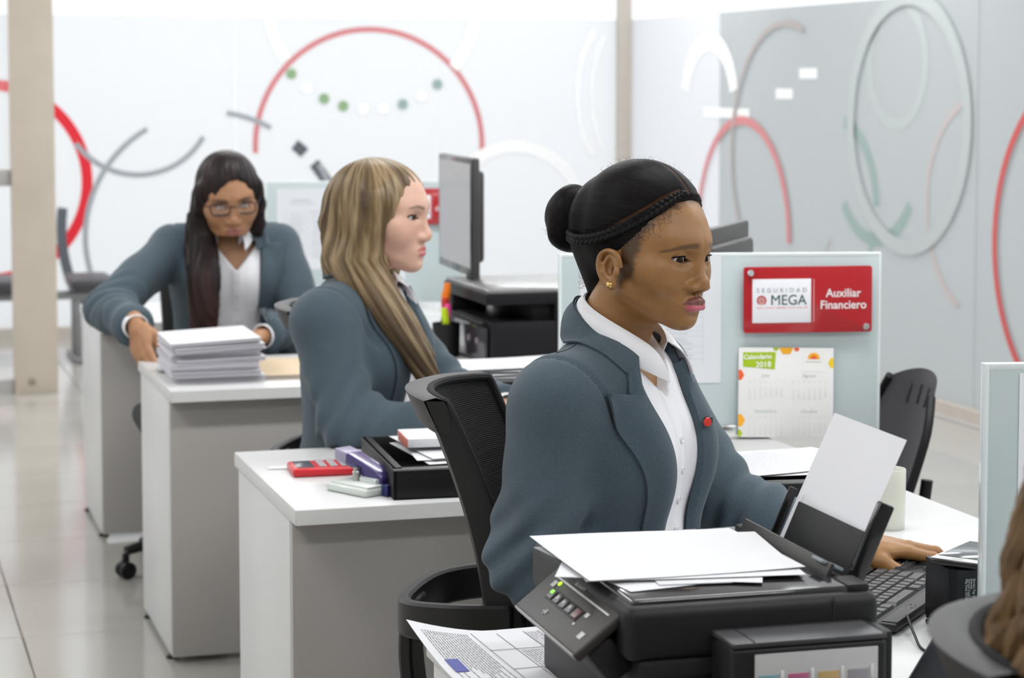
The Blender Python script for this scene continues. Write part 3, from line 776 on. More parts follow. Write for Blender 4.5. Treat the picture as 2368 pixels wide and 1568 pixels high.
    def seams(s):
        flat = s.jacket_sdf; J = s.J; mb = MB()
        def cast(O, D):
            O = np.asarray(O, f32); D = np.asarray(D, f32); D = D / ln(D)[:, None]; t = np.zeros(len(O), f32)
            for _ in range(70): t = t + np.clip(flat(O + t[:, None] * D), -.004, .03) * .7
            return O + t[:, None] * D
        for sd, sg in (('R', 1), ('L', -1)):
            S, E = V3(*J['sh' + sd]), V3(*J['el' + sd]); ua = (E - S) / np.linalg.norm(E - S); nrm = ua * .35 + V3(sg, 0, -.05); nrm /= np.linalg.norm(nrm)
            c = S - nrm * .012; u = np.cross(nrm, V3(0, 1, 0)); u /= np.linalg.norm(u); v = np.cross(nrm, u)
            a = np.linspace(-2.3, 2.3, 70); up = u if u[2] > 0 else -u; dirs = np.cos(a)[:, None] * up + np.sin(a)[:, None] * v
            H_ = cast(c + dirs * .16, -dirs); ok = ln(H_ - c) < .125; run = []
            for p, k in list(zip(H_, ok)) + [(None, False)]:
                if k: run.append(tuple(p))
                else:
                    if len(run) > 3: mb.tube(run, .0011, 5)
                    run = []
            x = np.linspace(.085, .150, 16) * sg; O = np.stack([x, -.012 - .10 * (np.abs(x) - .085), np.full(16, 1.2)], 1); H_ = cast(O, np.tile(V3(0, 0, -1), (16, 1))); mb.tube([tuple(p) for p in H_], .0010, 5)
            z = np.linspace(.70, .83, 20); O = np.stack([np.full(20, .105 * sg) - sg * .02 * (z - .70) / .13, np.full(20, .45), z], 1); H_ = cast(O, np.tile(V3(0, -1, 0), (20, 1))); mb.tube([tuple(p) for p in H_], .0009, 5)
        obj('seam', mb, mat('suiting_seam', (.022, .032, .040), .9), s.root)
    def lapels(s, jk):
        o = s.o; dz = o.get('dz', 0); ox = o.get('open_x', 0)
        flat = lambda P: s.jacket_sdf(P, False)
        zt, zb, zn = 1.000 + dz, o.get('lapel_bottom', .62) + dz, .962 + dz   # top, break point, notch
        for sg in (-1, 1):
            n, m = 46, 12; G = np.zeros((n, m, 3), f32)
            for i in range(n):
                z = zt + (zb - zt) * i / (n - 1); w0 = float(s.open_w(np.array([z]))[0])
                # outer edge of the lapel: wide at the notch, running to nothing at the break point
                if z > zn: W = .012 + (.030 - .012) * (zt - z) / (zt - zn)
                else: W = .068 * ((z - zb) / (zn - zb)) ** .75 + .004
                up = .016 * np.clip((zn + .03 - z) / .03, 0, 1) if z > zn else .0
                for k in range(m):
                    sx = k / (m - 1); G[i, k] = (ox + sg * (w0 - .004 + W * sx), .5, z + .020 * sx * (1 if z <= zn else .2) * np.clip((z - zb) / .1, 0, 1))
            hit = march(flat, G.reshape(-1, 3), (0, -1, 0), 0, .62); N = ngrad(flat, hit, .006); N = N.reshape(n, m, 3)
            hit = hit.reshape(n, m, 3)
            for k in range(m):
                sx = k / (m - 1); lift = .0045 + .007 * math.sin(PI * min(sx * 1.15, 1)) * (1 - .3 * sx) + .002 * sx
                hit[:, k] += N[:, k] * lift
            # roll the inner edge into the opening
            e0 = hit[:, 0].copy(); e0 -= N[:, 0] * .010; e0[:, 0] -= sg * .002
            Gx = np.concatenate([e0[:, None], hit], 1)
            if sg > 0: Gx = Gx[:, ::-1]
            V, F = shell(Gx, .0042); obj('lapel', npmesh('lapel', V, F, sharp=.9), JACKET, s.root)
    def collars(s):
        o, J = s.o, s.J; nb = np.array(J['neck']); dz = o.get('dz', 0); zt = 1.000 + dz; ox = o.get('open_x', 0)
        flat = lambda P: s.jacket_sdf(P, False)
        w0 = float(s.open_w(np.array([zt]))[0])
        def sheet(name, m_, r_in, z_back, z_front, reach, drop_b, drop_f, half, thick, ang0, front_y, point=0, lift=.004, tilt=.30):
            n, m = 57, 9; G = np.zeros((n, m, 3), f32)
            for i in range(n):
                a = -ang0 + 2 * ang0 * i / (n - 1); t = abs(a) / ang0      # 0 back of the neck, 1 front end
                f = t ** 1.5
                ca, sa = math.cos(a), math.sin(a)
                r = r_in * (1 + .10 * (1 - t))
                fold = np.array([nb[0] + r * sa * (1 + .06 * f), nb[1] - r * ca * 1.02 + front_y * f, nb[2] + z_back + (z_front - z_back) * f]); fold[1] += .42 * (fold[2] - nb[2])
                dr = drop_b + (drop_f - drop_b) * f; rc = reach * (1 + .5 * f) + point * f ** 4
                dirn = np.array([sa, -ca, 0])
                for k in range(m):
                    x = k / (m - 1); bul = math.sin(PI * x) * .006 + math.sin(PI * .5 * x) * .002
                    G[i, k] = fold + dirn * (rc * x + bul) + np.array([0, point * .9 * f ** 4 * x, -dr * x + bul])
            return G
        # jacket collar: leaf that folds over the shoulders
        G = sheet('collar', JACKET, .068, .052, -.030, .020, .050, .040, .045, .004, R(128), .030)
        P = G.reshape(-1, 3); d = flat(P); push = np.maximum(.006 - d, 0); P = P + ngrad(flat, P, .006) * push[:, None]; G = P.reshape(G.shape)
        st = G[:, :1] + np.array([0, -.018, -.045]) ; st[:, :, :2] = nb[:2] + (st[:, :, :2] - nb[:2]) * .95
        V, F = shell(np.concatenate([st, G], 1)[::-1], .004); obj('collar', npmesh('collar', V, F, sharp=.9), JACKET, s.root)
        # shirt collar
        G = sheet('shirt_collar', SHIRT, .0575, .058, -.012, .010, .034, .052, .045, .003, R(150), .030, point=.014)
        st = G[:, :1] + np.array([0, -.016, -.04]); st[:, :, :2] = nb[:2] + (st[:, :, :2] - nb[:2]) * .97
        V, F = shell(np.concatenate([st, G], 1)[::-1], .0022); obj('shirt_collar', npmesh('shirt_collar', V, F, sharp=.9), SHIRT, s.root)
# ------------------------------------------------------------------ hair
def hair_mat(name, cols, K=30, rough=.38, bump=.5, spec=.5):
    if name in _M: return _M[name]
    m = bpy.data.materials.new(name); m.use_nodes = True; _M[name] = m; nt = m.node_tree; p = nt.nodes['Principled BSDF']
    a = nt.nodes.new('ShaderNodeAttribute'); a.attribute_name = 'strand'; b = nt.nodes.new('ShaderNodeAttribute'); b.attribute_name = 'along'
    c = nt.nodes.new('ShaderNodeCombineXYZ'); nt.links.new(a.outputs['Fac'], c.inputs[0]); nt.links.new(b.outputs['Fac'], c.inputs[1])
    mp = nt.nodes.new('ShaderNodeMapping'); mp.inputs['Scale'].default_value = (K, 6, 1); nt.links.new(c.outputs[0], mp.inputs[0])
    n = nt.nodes.new('ShaderNodeTexNoise'); n.inputs['Scale'].default_value = 1; n.inputs['Detail'].default_value = 5; n.inputs['Roughness'].default_value = .65; nt.links.new(mp.outputs[0], n.inputs['Vector'])
    mp2 = nt.nodes.new('ShaderNodeMapping'); mp2.inputs['Scale'].default_value = (K * .35, 2, 1); nt.links.new(c.outputs[0], mp2.inputs[0])
    n2 = nt.nodes.new('ShaderNodeTexNoise'); n2.inputs['Scale'].default_value = 1; n2.inputs['Detail'].default_value = 3; nt.links.new(mp2.outputs[0], n2.inputs['Vector'])
    cr = nt.nodes.new('ShaderNodeValToRGB'); e = cr.color_ramp.elements
    while len(e) < len(cols): e.new(.5)
    for i, (q, c_) in enumerate(cols): e[i].position = q; e[i].color = (*c_, 1)
    nt.links.new(n2.outputs[0], cr.inputs[0])
    t = nt.nodes.new('ShaderNodeAttribute'); t.attribute_name = 'Col'      # per-vertex tint (roots, parting, lengths)
    mxn = nt.nodes.new('ShaderNodeMix'); mxn.data_type = 'RGBA'; mxn.blend_type = 'MULTIPLY'; mxn.inputs[0].default_value = 1
    nt.links.new(cr.outputs[0], mxn.inputs[6]); nt.links.new(t.outputs['Color'], mxn.inputs[7]); nt.links.new(mxn.outputs[2], p.inputs['Base Color'])
    bp = nt.nodes.new('ShaderNodeBump'); bp.inputs['Strength'].default_value = bump; bp.inputs['Distance'].default_value = .0015; nt.links.new(n.outputs[0], bp.inputs['Height']); nt.links.new(bp.outputs[0], p.inputs['Normal'])
    p.inputs['Roughness'].default_value = rough; p.inputs['Specular IOR Level'].default_value = spec
    return m
def nearest_on(P, pts):
    """distance, parameter and segment direction of the closest point on a polyline"""
    best = np.full(len(P), 9, f32); prm = np.zeros(len(P), f32); off = np.zeros_like(P); tan = np.zeros_like(P)
    for i in range(len(pts) - 1):
        a, b = V3(*pts[i]), V3(*pts[i + 1]); ab = b - a; t = np.clip(((P - a) @ ab) / float(ab @ ab), 0, 1); q = P - a - t[:, None] * ab; d = ln(q); m = d < best
        best[m] = d[m]; prm[m] = (i + t[m]) / (len(pts) - 1); off[m] = q[m]; tan[m] = ab / np.linalg.norm(ab)
    return best, prm, off, tan
# ------------------------------------------------------------------ woman in front: black hair in a bun, braids along the hairline
HL_Z = [-.09, -.06, -.035, -.024, -.012, .00, .015, .030, .042, .055, .071, .084, .095, .105]
HL_Y = [-.060, -.042, -.030, .010, .022, .026, .027, .030, .033, .040, .048, .056, .063, .071]
HL_Z.append(.113); HL_Y.append(.15)
def hairline(P): return P[:, 1] + .0016 * np.sin(P[:, 2] * 700) - np.interp(P[:, 2] + .0 * P[:, 1], HL_Z, HL_Y).astype(f32)
W1o = dict(zw=(-.080, -.0440, -.0165, .0165), skin=(.315, .150, .048), blush=(.35, .155, .052), lip_up=(.20, .066, .058), lip_lo=(.56, .125, .17), brow=(.030, .016, .010), iris=(.035, .016, .008),
           nose=1.14, lips=1.12, head_rot=(-11, 5, -2), head_scale=1.06, eye_up=.0043, eye_lo=.0036, lash=.0042, brow_arch=.0035, gaze=(.26, .95, -.13), lean=.04, open=(.066, .042), lapel_bottom=.60, open_x=.022, pin=1, seams=1, buttons=(.895, .85, .805, .76, .715, .665),
           skin_mat=skin_mat('deep_brown_skin', .42, .12), nail=mat('nail_brown', (.42, .22, .17), .25), res=.0016, cres=.0046, sres=.0036, hres=.0021,
           edges=lambda V: np.clip(sstep(-hairline(V) + .004 * vnoise(V, 320, 6), -.014, .003) * .75 * sstep(V[:, 2], -.05, .0) * (1 - (np.abs(V[:, 0]) > .0695) * (V[:, 2] > -.05) * (V[:, 2] < .034) * (V[:, 1] > -.045) * ((V[:, 1] < .010) | (np.abs(V[:, 0]) > .0735))) + .8 * np.exp(-((V[:, 1] - .018 + .003 * vnoise(V, 400, 3)) / .015) ** 2) * sstep(V[:, 2], -.030, .006) * sstep(.05 - V[:, 2], 0, .01) * (np.abs(V[:, 0]) > .045) * (V[:, 1] > .009) * (np.abs(V[:, 0]) < .0735), 0, .82), brow_dz=-.001, brow_w=.8, brow_a=.66, brow_len=.048, brow_tilt=.0040,
           handL=dict(dir=(-.62, .70, -.12), up=(.10, .0, 1), kw=dict(curl=((.20, .45, .35), (.18, .42, .35), (.2, .45, .35), (.25, .5, .4)), thumb=((.022, .014, -.008), (.040, .038, -.016), (.050, .062, -.027), (.052, .084, -.036)))),
           handR=dict(dir=(-.3, .95, -.12), up=(0, .1, 1)))
W1 = Person('w1', 'woman in front with black braided bun, slate blazer and gold stud earring', 1.09, 3.05, -45,
            dict(head=(0, .052, 1.151), neck=(0, .0, 1.045), shR=(.152, -.015, .950), shL=(-.168, -.02, .955), elR=(.200, -.03, .735), elL=(-.20, .10, .745), wrR=(.12, .17, .665), wrL=(-.160, .318, .728)), W1o).build()
def w1_hair():
    root, H = W1.root, W1.H
    braid = spline([(.022, .0725, .1085), (.036, .0620, .0965), (.051, .046, .079), (.064, .024, .060), (.0725, -.004, .043), (.0745, -.034, .031), (.067, -.068, .026), (.047, -.098, .028)], 8)
    capd = lambda P: ell(P, (0, -.012, .052), (.0772, .0990, .0935))
    onto = lambda L: [tuple(v) for v in march(capd, np.array(L, f32) * V3(1.4, 1.4, 1.4) + 0, (0, 0, -1e-6), 0, 0)] if 0 else [tuple(V3(*p) - ngrad(capd, V3(*p)[None])[0] * capd(V3(*p)[None])[0]) for p in L]
    scalp = onto([(p[0] * 1.0, p[1] - .006, p[2] + .009) for p in braid])
    top = spline([(.004, .086, .094), (.006, .078, .108), (.004, .055, .128), (.002, .02, .142)], 6); top = onto(top)
    def f(P):
        Q = mx(P); q = Q.copy()
        d = ell(Q, (0, -.012, .052), (.0772, .0990, .0935))
        d = smin(d, cap(Q, (0, -.085, .02), (0, -.06, -.04), .036, .030), .03)
        d = smin(d, ell(Q, (.0, -.085, .055), (.055, .032, .05)), .02)
        h = hairline(Q); d = smax(d, h - .002, .010)
        az = np.arctan2(Q[:, 0], Q[:, 2] - .055)
        d = d + .00022 * np.sin(az * 110 + 2.5 * vnoise(P, 14, 3)) * sstep(.06 - Q[:, 1], 0, .05)
        bd, _, _, _ = nearest_on(Q, scalp[:44]); d = d + .0022 * np.exp(-(bd / .0028) ** 2)
        td, _, _, _ = nearest_on(P, top); d = d + .0016 * np.exp(-(td / .0024) ** 2)
        return d
    V, F = iso(f, (-.1, -.14, -.09), (.1, .11, .15), .0021)
    Q = mx(V); bd, prm, _, _ = nearest_on(Q, scalp[:44]); td, _, _, _ = nearest_on(V, top)
    c = np.ones((len(V), 3), f32); m = (sstep(.0017 - bd, -.0010, .0010) * .8 * sstep(.78 - prm, 0, .2) + sstep(.0016 - td, -.0010, .0010) * .7)[:, None]; m = np.clip(m, 0, 1)
    c = c * (1 - m) + V3(13, 6.2, 2.6) * m
    # sparse edges show the skin
    hm = hair_mat('black_hair', [(.3, (.006, .0052, .0052)), (.7, (.012, .0105, .0105))], 44, .42, .35, .05)
    o = obj('hair', npmesh('hair', V, F, c, {'strand': np.arctan2(V[:, 0], V[:, 2] - .055), 'along': V[:, 1] * 4}), hm, root); o.matrix_local = H
    # bun
    def fb(P):
        q = P - V3(0, -.130, .046); az = np.arctan2(q[:, 0], q[:, 2]); r = ln(q[:, [0, 2]])
        d = ell(P, (0, -.130, .046), (.048, .037, .049)); d = d + .0016 * np.sin(az * 3 + r * 190 + vnoise(P, 25, 2) * 1.5) + .0008 * vnoise(P, 160, 5)
        return smin(d, cap(P, (0, -.09, .040), (0, -.120, .043), .032, .030), .012)
    V, F = iso(fb, (-.07, -.20, -.03), (.07, -.07, .10), .0022)
    q = V - V3(0, -.143, .036)
    o = obj('bun', npmesh('bun', V, F, np.ones((len(V), 3), f32), {'strand': ln(q[:, [0, 2]]) * 26 + .5 * np.arctan2(q[:, 0], q[:, 2]), 'along': np.arctan2(q[:, 0], q[:, 2])}), hm, root); o.matrix_local = H
    # two braids along the hairline
    for sx in (-1, 1):
        mb = MB(); pts = [Vector(p) for p in braid]; n = len(pts)
        for i in range(1 if sx > 0 else 18, n - 1):
            t = (pts[i + 1] - pts[i - 1]).normalized(); out = Vector((pts[i].x, pts[i].y * .8, (pts[i].z - .03))).normalized(); sd = t.cross(out).normalized()
            r = .0062 * min(1, .35 + i / 14)
            for k in (-1, 1):
                ax = (t * .75 + sd * k * .55 + out * .25).normalized(); c = pts[i] + sd * k * r * .42 + out * (.0030 + (.0012 if (i + k) % 2 else 0)) + t * (k * .0012)
                M_ = Matrix.Translation((c.x * 1, c.y, c.z)) @ rot_to((0, 1, 0), ax)
                mb.sphere((0, 0, 0), (r * .72, r * 1.25, r * .70), M=M_, u=8, v=6)
        me = mb.mesh('braid'); me.transform(Matrix.Diagonal((sx, 1, 1, 1)))
        if sx < 0: me.flip_normals()
        o = obj('braid', me, mat('braid_black', (.007, .006, .006), .40, spec=.12, bump=.5, bscale=900), root); o.matrix_local = H
    # loose baby hairs at the temple, nape and crown
    rs = np.random.RandomState(4); mb = MB()
    for k in range(90):
        sx = 1 if k % 3 else -1; t = rs.uniform(.1, .62); p = Vector(braid[int(t * 50)]); p = p + Vector((.002, rs.uniform(-.002, .005), -.006 - rs.uniform(0, .010))); L = rs.uniform(.006, .015); a = rs.uniform(-.4, .5)
        e = rs.uniform(-.5, .6); q = [p, p + Vector((.004, (.45 + e * .5) * L, (-.35 + e) * L)), p + Vector((.006, (.6 + a) * L, (-.6 + e) * L)), p + Vector((.006, (.25 - a) * L, (-.95 + e * .8) * L))]
        pts = [Vector(v) for v in spline(q, 4)]
        on = march(lambda P: head_sdf(P, W1o), np.array([(v.x + .02, v.y + .01, v.z) for v in pts], f32), (-.9, -.35, 0), 0, .05)
        mb.tube([(sx * v[0] + sx * .0002, v[1] + .0001, v[2]) for v in on], [.00012] * 9 + [.00008] * 4, 3)
    for k in range(260):     # flyaway wisps standing off the crown, bun and nape
        if k < 110: p = Vector((0, -.130, .046)); d = Vector((rs.uniform(-1, 1), rs.uniform(-.6, .2), rs.uniform(-1, 1))).normalized(); p = p + Vector((d.x * .047, d.y * .036, d.z * .048))
        elif k < 180: d = Vector((rs.uniform(-.5, .6), rs.uniform(-.8, .9), 1)).normalized(); p = Vector((d.x * .0772, -.012 + d.y * .099, .052 + d.z * .0935))
        else: d = Vector((rs.uniform(.1, .9), -.9, rs.uniform(-.5, -.1))).normalized(); p = Vector((0, -.062, rs.uniform(-.05, .0))) + Vector((d.x * .034, d.y * .036, 0))
        t = d.cross(Vector((rs.uniform(-1, 1), rs.uniform(-1, 1), rs.uniform(-1, 1)))).normalized(); L = rs.uniform(.003, .009)
        mb.tube(spline([p - d * .002, p + d * L * .5 + t * L * .2, p + d * L * .6 + t * L * .8], 3), [.00012] * 6 + [.00007], 3)
    o = obj('loose_hair', mb, mat('fine_black_hair', (.016, .011, .009), .5), root); o.matrix_local = H; o['kind'] = 'stuff'
    for sx in (-1, 1):
        me = MB().sphere((0, 0, 0), (.0052, .0052, .0052), u=12, v=8).mesh('stud_earring')
        o = obj('stud_earring', me, GOLD, root); q = V3(.0035 + .004, .0025, -.0200) @ EAR_R.T + V3(.0726, .000, -.008); o.matrix_local = H @ Matrix.Translation((sx * float(q[0]), float(q[1]), float(q[2])))
w1_hair()
# ------------------------------------------------------------------ middle woman: long straight highlighted hair
def lock_field(P, locks, flat=.55):
    """long hair: each lock is a path with a radius profile and a flattened section"""
    d = None; lat = np.zeros(len(P), f32); al = np.zeros(len(P), f32)
    for pts, rs, wide in locks:
        sp = spline(pts, 5); n = len(sp); rr = np.interp(np.linspace(0, 1, n), np.linspace(0, 1, len(rs)), rs)
        b, prm, off, tan = nearest_on(P, sp); r = np.interp(prm, np.linspace(0, 1, n), rr).astype(f32)
        w = V3(*wide); w = w / np.linalg.norm(w); across = off @ w; rest = np.sqrt(np.maximum((off * off).sum(1) - across ** 2, 0))
        e = np.sqrt(across ** 2 + (rest / flat) ** 2); e = (e - r) * flat
        m = (e < d) if d is not None else np.ones(len(P), bool)
        lat = np.where(m, across, lat); al = np.where(m, prm, al)
        d = e if d is None else smin(d, e, .010)
    return d, lat, al
def long_hair(person, capf, locks, mt, tint, lo, hi, res, groove=.0012, name='hair', shear=.65, zs=1.05):
    H = person.H; J = person.J
    hc = H.translation
    def flow(P):
        return np.arctan2(P[:, 0] - hc.x, P[:, 1] - hc.y + .03 - shear * np.clip(zs - P[:, 2], 0, 1))
    def parts(P):
        q = inv_pts(P, H); c = capf(q) * person.hs; l, lat, al = lock_field(P, locks); return q, c, l, lat, al
    def f(P):
        q, c, l, lat, al = parts(P); az = flow(P)
        return smin(c, l, .024) + groove * (np.sin(az * 34 + vnoise(P, 10, 3) * .8) + .5 * np.sin(az * 71 + 1)) * sstep(ln(q[:, :2]), .015, .06)
    V, F = iso(f, lo, hi, res)
    q, c, l, lat, al = parts(V); w = sstep(c - l, -.004, .02)
    strand = flow(V); along = V[:, 2] * 2
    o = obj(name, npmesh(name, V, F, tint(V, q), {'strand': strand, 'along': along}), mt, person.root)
    return o
W2o = dict(skin=(.66, .40, .30), blush=(.66, .33, .26), lip_up=(.50, .12, .13), lip_lo=(.58, .16, .17), brow=(.085, .055, .035), iris=(.05, .04, .03), zw=(-.086, -.0465, -.0165, .019),
           nose=.92, lips=.78, lip_y=-.0035, brow_len=.036, noear=1, head_rot=(-2, 3, 0), head_scale=1.09, eye_up=.0046, gaze=(0, 1, -.04), dz=-.025, lean=.06, open=(.066, .045), lapel_bottom=.58,
           skin_mat=skin_mat('fair_skin', .45, .12), res=.0029, cres=.0062, sres=.0056, hres=.0032, handL=dict(dir=(.3, .9, -.12), up=(0, .1, 1)), handR=dict(dir=(-.25, .95, -.1), up=(0, .1, 1)), brow_w=.7)
W2 = Person('w2', 'woman with long blonde highlighted hair sitting at the middle desk facing the monitor', 1.030, 4.50, -35,
            dict(head=(.004, .055, 1.120), neck=(0, .005, 1.010), shR=(.165, -.005, .925), shL=(-.165, -.01, .93), elR=(.205, .06, .725), elL=(-.20, .12, .73), wrR=(.150, .235, .722), wrL=(-.10, .30, .722)), W2o).build()
BLONDE = hair_mat('blonde_highlighted_hair', [(.36, (.070, .042, .019)), (.46, (.14, .092, .042)), (.55, (.32, .235, .135)), (.64, (.105, .066, .029))], 11, .42, .7, .35)
def w2cap(q):
    d = ell(q, (0, -.010, .042), (.087, .100, .087))
    d = smin(d, cap(q, (0, -.055, .01), (0, -.055, -.09), .056, .050), .04)
    for sx in (-1, 1): d = smin(d, chain(q, [(sx * .072, .018, .055), (sx * .080, .008, .0), (sx * .074, -.004, -.06), (sx * .062, -.012, -.12)], [.022, .022, .024, .026], .01), .025)
    # face window
    face = smin(ell(q, (.004, .080, -.026), (.076, .073, .102)), ell(q, (.014, .096, .046), (.050, .044, .040)), .02); return smax(d, -face, .008)
long_hair(W2, w2cap, [([(.078, .085, 1.16), (.086, .065, 1.08), (.098, .070, 1.00), (.100, .125, .92), (.085, .175, .85), (.065, .192, .78)], (.030, .036, .036, .033, .028, .010), (.6, -.75, -.2)),
                      ([(.050, .10 - .03, 1.08), (.085, .085, 1.01), (.085, .145, .92), (.062, .185, .83), (.050, .20, .77)], (.026, .028, .026, .020, .008), (.6, -.75, -.2)),
                      ([(-.07, .05, 1.12), (-.085, .03, 1.03), (-.09, -.01, .97)], (.03, .034, .018), (1, .2, 0)),
                      ([(.045, -.02, 1.13), (.078, .01, 1.05), (.098, .075, .975), (.092, .135, .90), (.072, .18, .80)], (.045, .046, .040, .032, .012), (.5, -.8, -.3)),
                      ([(.03, -.02, 1.10), (.042, -.035, 1.04), (.055, -.030, .995)], (.05, .050, .020), (1, .2, 0))],
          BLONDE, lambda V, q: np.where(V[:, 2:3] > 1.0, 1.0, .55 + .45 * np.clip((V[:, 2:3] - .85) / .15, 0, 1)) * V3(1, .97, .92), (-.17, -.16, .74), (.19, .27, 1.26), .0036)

# ------------------------------------------------------------------ woman at the back: long dark hair, glasses, sorting papers
W3o = dict(skin=(.40, .20, .10), blush=(.40, .18, .09), lip_up=(.28, .10, .085), lip_lo=(.36, .13, .11), brow=(.02, .014, .012), iris=(.03, .015, .01), zw=(-.088, -.0470, -.0165, .020),
           nose=1.0, lips=.9, noear=1, head_rot=(5, 17, 4), head_scale=1.07, eye_up=.0034, gaze=(0, .8, -.6), dz=-.02, lean=.14, open=(.078, .066), open_x=-.022, lapel_bottom=.56, bulk=1.02, vneck=.90, buttons=(.87, .83, .79, .75, .70),
           skin_mat=skin_mat('tan_skin', .48, .12), res=.0032, cres=.0068, sres=.006, hres=.0034,
           handR=dict(dir=(-.18, .55, -.80), up=(.75, .55, .25), kw=dict(curl=(.35, .4, .45, .5))), handL=dict(dir=(.85, .5, -.05), up=(0, .1, 1)))
W3 = Person('w3', 'woman at the back with long dark hair and glasses sorting a pile of papers', 1.045, 6.27, -96,
            dict(head=(0, .135, 1.075), neck=(0, .05, 1.005), shR=(.150, .025, .938), shL=(-.146, .025, .938), elR=(.335, .215, .79), elL=(-.235, .17, .70), wrR=(.270, .480, .765), wrL=(-.075, .40, .722)), W3o).build()
DARKHAIR = hair_mat('long_dark_hair', [(.35, (.010, .007, .008)), (.65, (.024, .014, .013))], 14, .42, .4, .18)
def w3cap(q):
    d = ell(q, (0, -.012, .047), (.084, .104, .093))
    d = smin(d, cap(q, (0, -.075, .01), (0, -.06, -.10), .055, .055), .04)
    for sx in (-1, 1): d = smin(d, chain(q, [(sx * .070, .030, .055), (sx * .078, .022, .0), (sx * .074, .012, -.06), (sx * .066, .0, -.10)], [.020, .018, .020, .022], .01), .02)
    face = smin(ell(q, (-.004, .088, -.028), (.062, .068, .108)), ell(q, (-.014, .098, .050), (.044, .044, .048)), .02); return smax(d, -face, .006)
long_hair(W3, w3cap, [([(.070, .135, 1.10), (.078, .135, 1.02), (.072, .165, .95), (.070, .205, .87), (.072, .215, .78), (.070, .205, .66)], (.030, .034, .040, .044, .040, .026), (1, .1, 0)),
                      ([(.085, .10, 1.04), (.09, .12, .95), (.085, .19, .86), (.082, .205, .75), (.080, .195, .65)], (.03, .034, .036, .034, .024), (1, .1, 0)),
                      ([(-.075, .11, 1.08), (-.085, .07, 1.0), (-.08, .0, .95)], (.026, .028, .018), (1, .2, 0)),
                      ([(0, .02, 1.08), (0, -.02, 1.0), (0, -.06, .90), (0, -.075, .78)], (.06, .07, .07, .04), (1, 0, 0))],
          DARKHAIR, lambda V, q: np.where(V[:, 2:3] > .98, 1.0, 1.0 + 1.6 * np.clip((.98 - V[:, 2:3]) / .25, 0, 1) * V3(1, .75, .62)) * V3(1, 1, 1), (-.17, -.17, .60), (.17, .27, 1.24), .0042, shear=.28)
def glasses():
    mb = MB(); ez = zinv(.0215, W3o)
    for sx in (-1, 1):
        n = 28; pts = []
        for k in range(n):
            a = 2 * PI * k / n; c, s_ = math.cos(a), math.sin(a); pts.append((sx * .033 + .0255 * math.copysign(abs(c) ** .6, c), .0955 - .010 * abs(.0255 * c + sx * .033 * sx) / .06, ez - .002 + .0165 * math.copysign(abs(s_) ** .6, s_)))
        mb.tube(pts, .0021, 6, closed=True)
        mb.tube([(sx * .058, .088, ez + .006), (sx * .070, .080, ez + .008), (sx * .080, .02, ez + .008), (sx * .079, -.015, ez)], .0016, 6)
    mb.tube([(-.008, .096, ez + .004), (0, .0985, ez + .006), (.008, .096, ez + .004)], .0016, 6)
    g = obj('glasses', mb, mat('glasses_frame', (.012, .011, .013), .35), W3.root); g.matrix_local = W3.H
    lb = MB()
    for sx in (-1, 1): lb.sphere((sx * .033, .0935, ez - .002), (.0245, .0008, .0155), u=24, v=8)
    l = obj('lens', lb, mat('spectacle_lens', (.95, .97, 1), .03, alpha=.025, spec=.2), g)
glasses()

# ------------------------------------------------------------------ woman nearest the camera: only her wavy brown hair enters the frame
W4o = dict(skin=(.50, .30, .20), blush=(.5, .28, .2), lip_up=(.4, .14, .13), lip_lo=(.45, .16, .15), brow=(.05, .03, .02), iris=(.05, .03, .02), head_rot=(0, 2, 0), head_scale=1.04,
           lean=.02, skin_mat=skin_mat('light_brown_skin', .45, .1), res=.005, cres=.009, sres=.009, hres=.005, handL=None, handR=None, solo=1)
W4 = Person('w4', 'woman with long wavy brown hair at the lower right edge, back to the camera', 1.030, 1.505, -36,
            dict(head=(0, .05, 1.165), neck=(0, .0, 1.055), shR=(.168, -.015, .955), shL=(-.168, -.015, .955), elR=(.22, .03, .735), elL=(-.22, .03, .735), wrR=(.10, .26, .73), wrL=(-.10, .26, .73)), W4o).build()
def w4_hair():
    rs = np.random.RandomState(3)
    capf = lambda q: smax(smin(ell(q, (0, -.015, .048), (.086, .106, .096)), cap(q, (0, -.075, .0), (0, -.085, -.10), .066, .070), .04), -ell(q, (0, .09, -.03), (.066, .07, .11)), .008)
    V, F = iso(lambda P: capf(inv_pts(P, W4.H)) + .002 * vnoise(P, 60, 2), (-.14, -.16, 1.02), (.14, .16, 1.31), .006)
    Vs, Fs, St = [V], [F], [np.arctan2(V[:, 0], V[:, 1])]; off = len(V)
    mb = MB()
    for k in range(74):
        a = rs.uniform(-2.3, 2.3); x0 = .085 * math.sin(a); y0 = -.02 - .085 * math.cos(a); r = rs.uniform(.009, .016); ph = rs.uniform(0, 6.28); L = rs.uniform(.28, .40); amp = rs.uniform(.010, .020); sp = rs.uniform(26, 38)
        pts = []; rr = []
        for i in range(26):
            t = i / 25; z = 1.14 - t * L; sprd = 1 + .45 * t
            x = x0 * sprd + amp * t ** .6 * math.sin(ph + t * L * sp * 2); y = min(y0 * (1 + .25 * t) - .03 * t, .04) + amp * .7 * t ** .6 * math.cos(ph + t * L * sp * 2); pts.append((x, y, z)); rr.append(r * (1 - .55 * t ** 3) * (.7 + .3 * min(1, t * 4)))
        mb.tube(pts, rr, 8)
    me = mb.mesh('wavy_locks'); W4hair = mat('wavy_brown_hair', (.20, .118, .052), .5, spec=.25, var=.5, vscale=22, bump=.8, bscale=260, bstretch=(6, 6, .5))
    o = obj('hair', npmesh('hair', V, F), W4hair, W4.root)
    obj('wavy_locks', me, W4hair, o)
w4_hair()
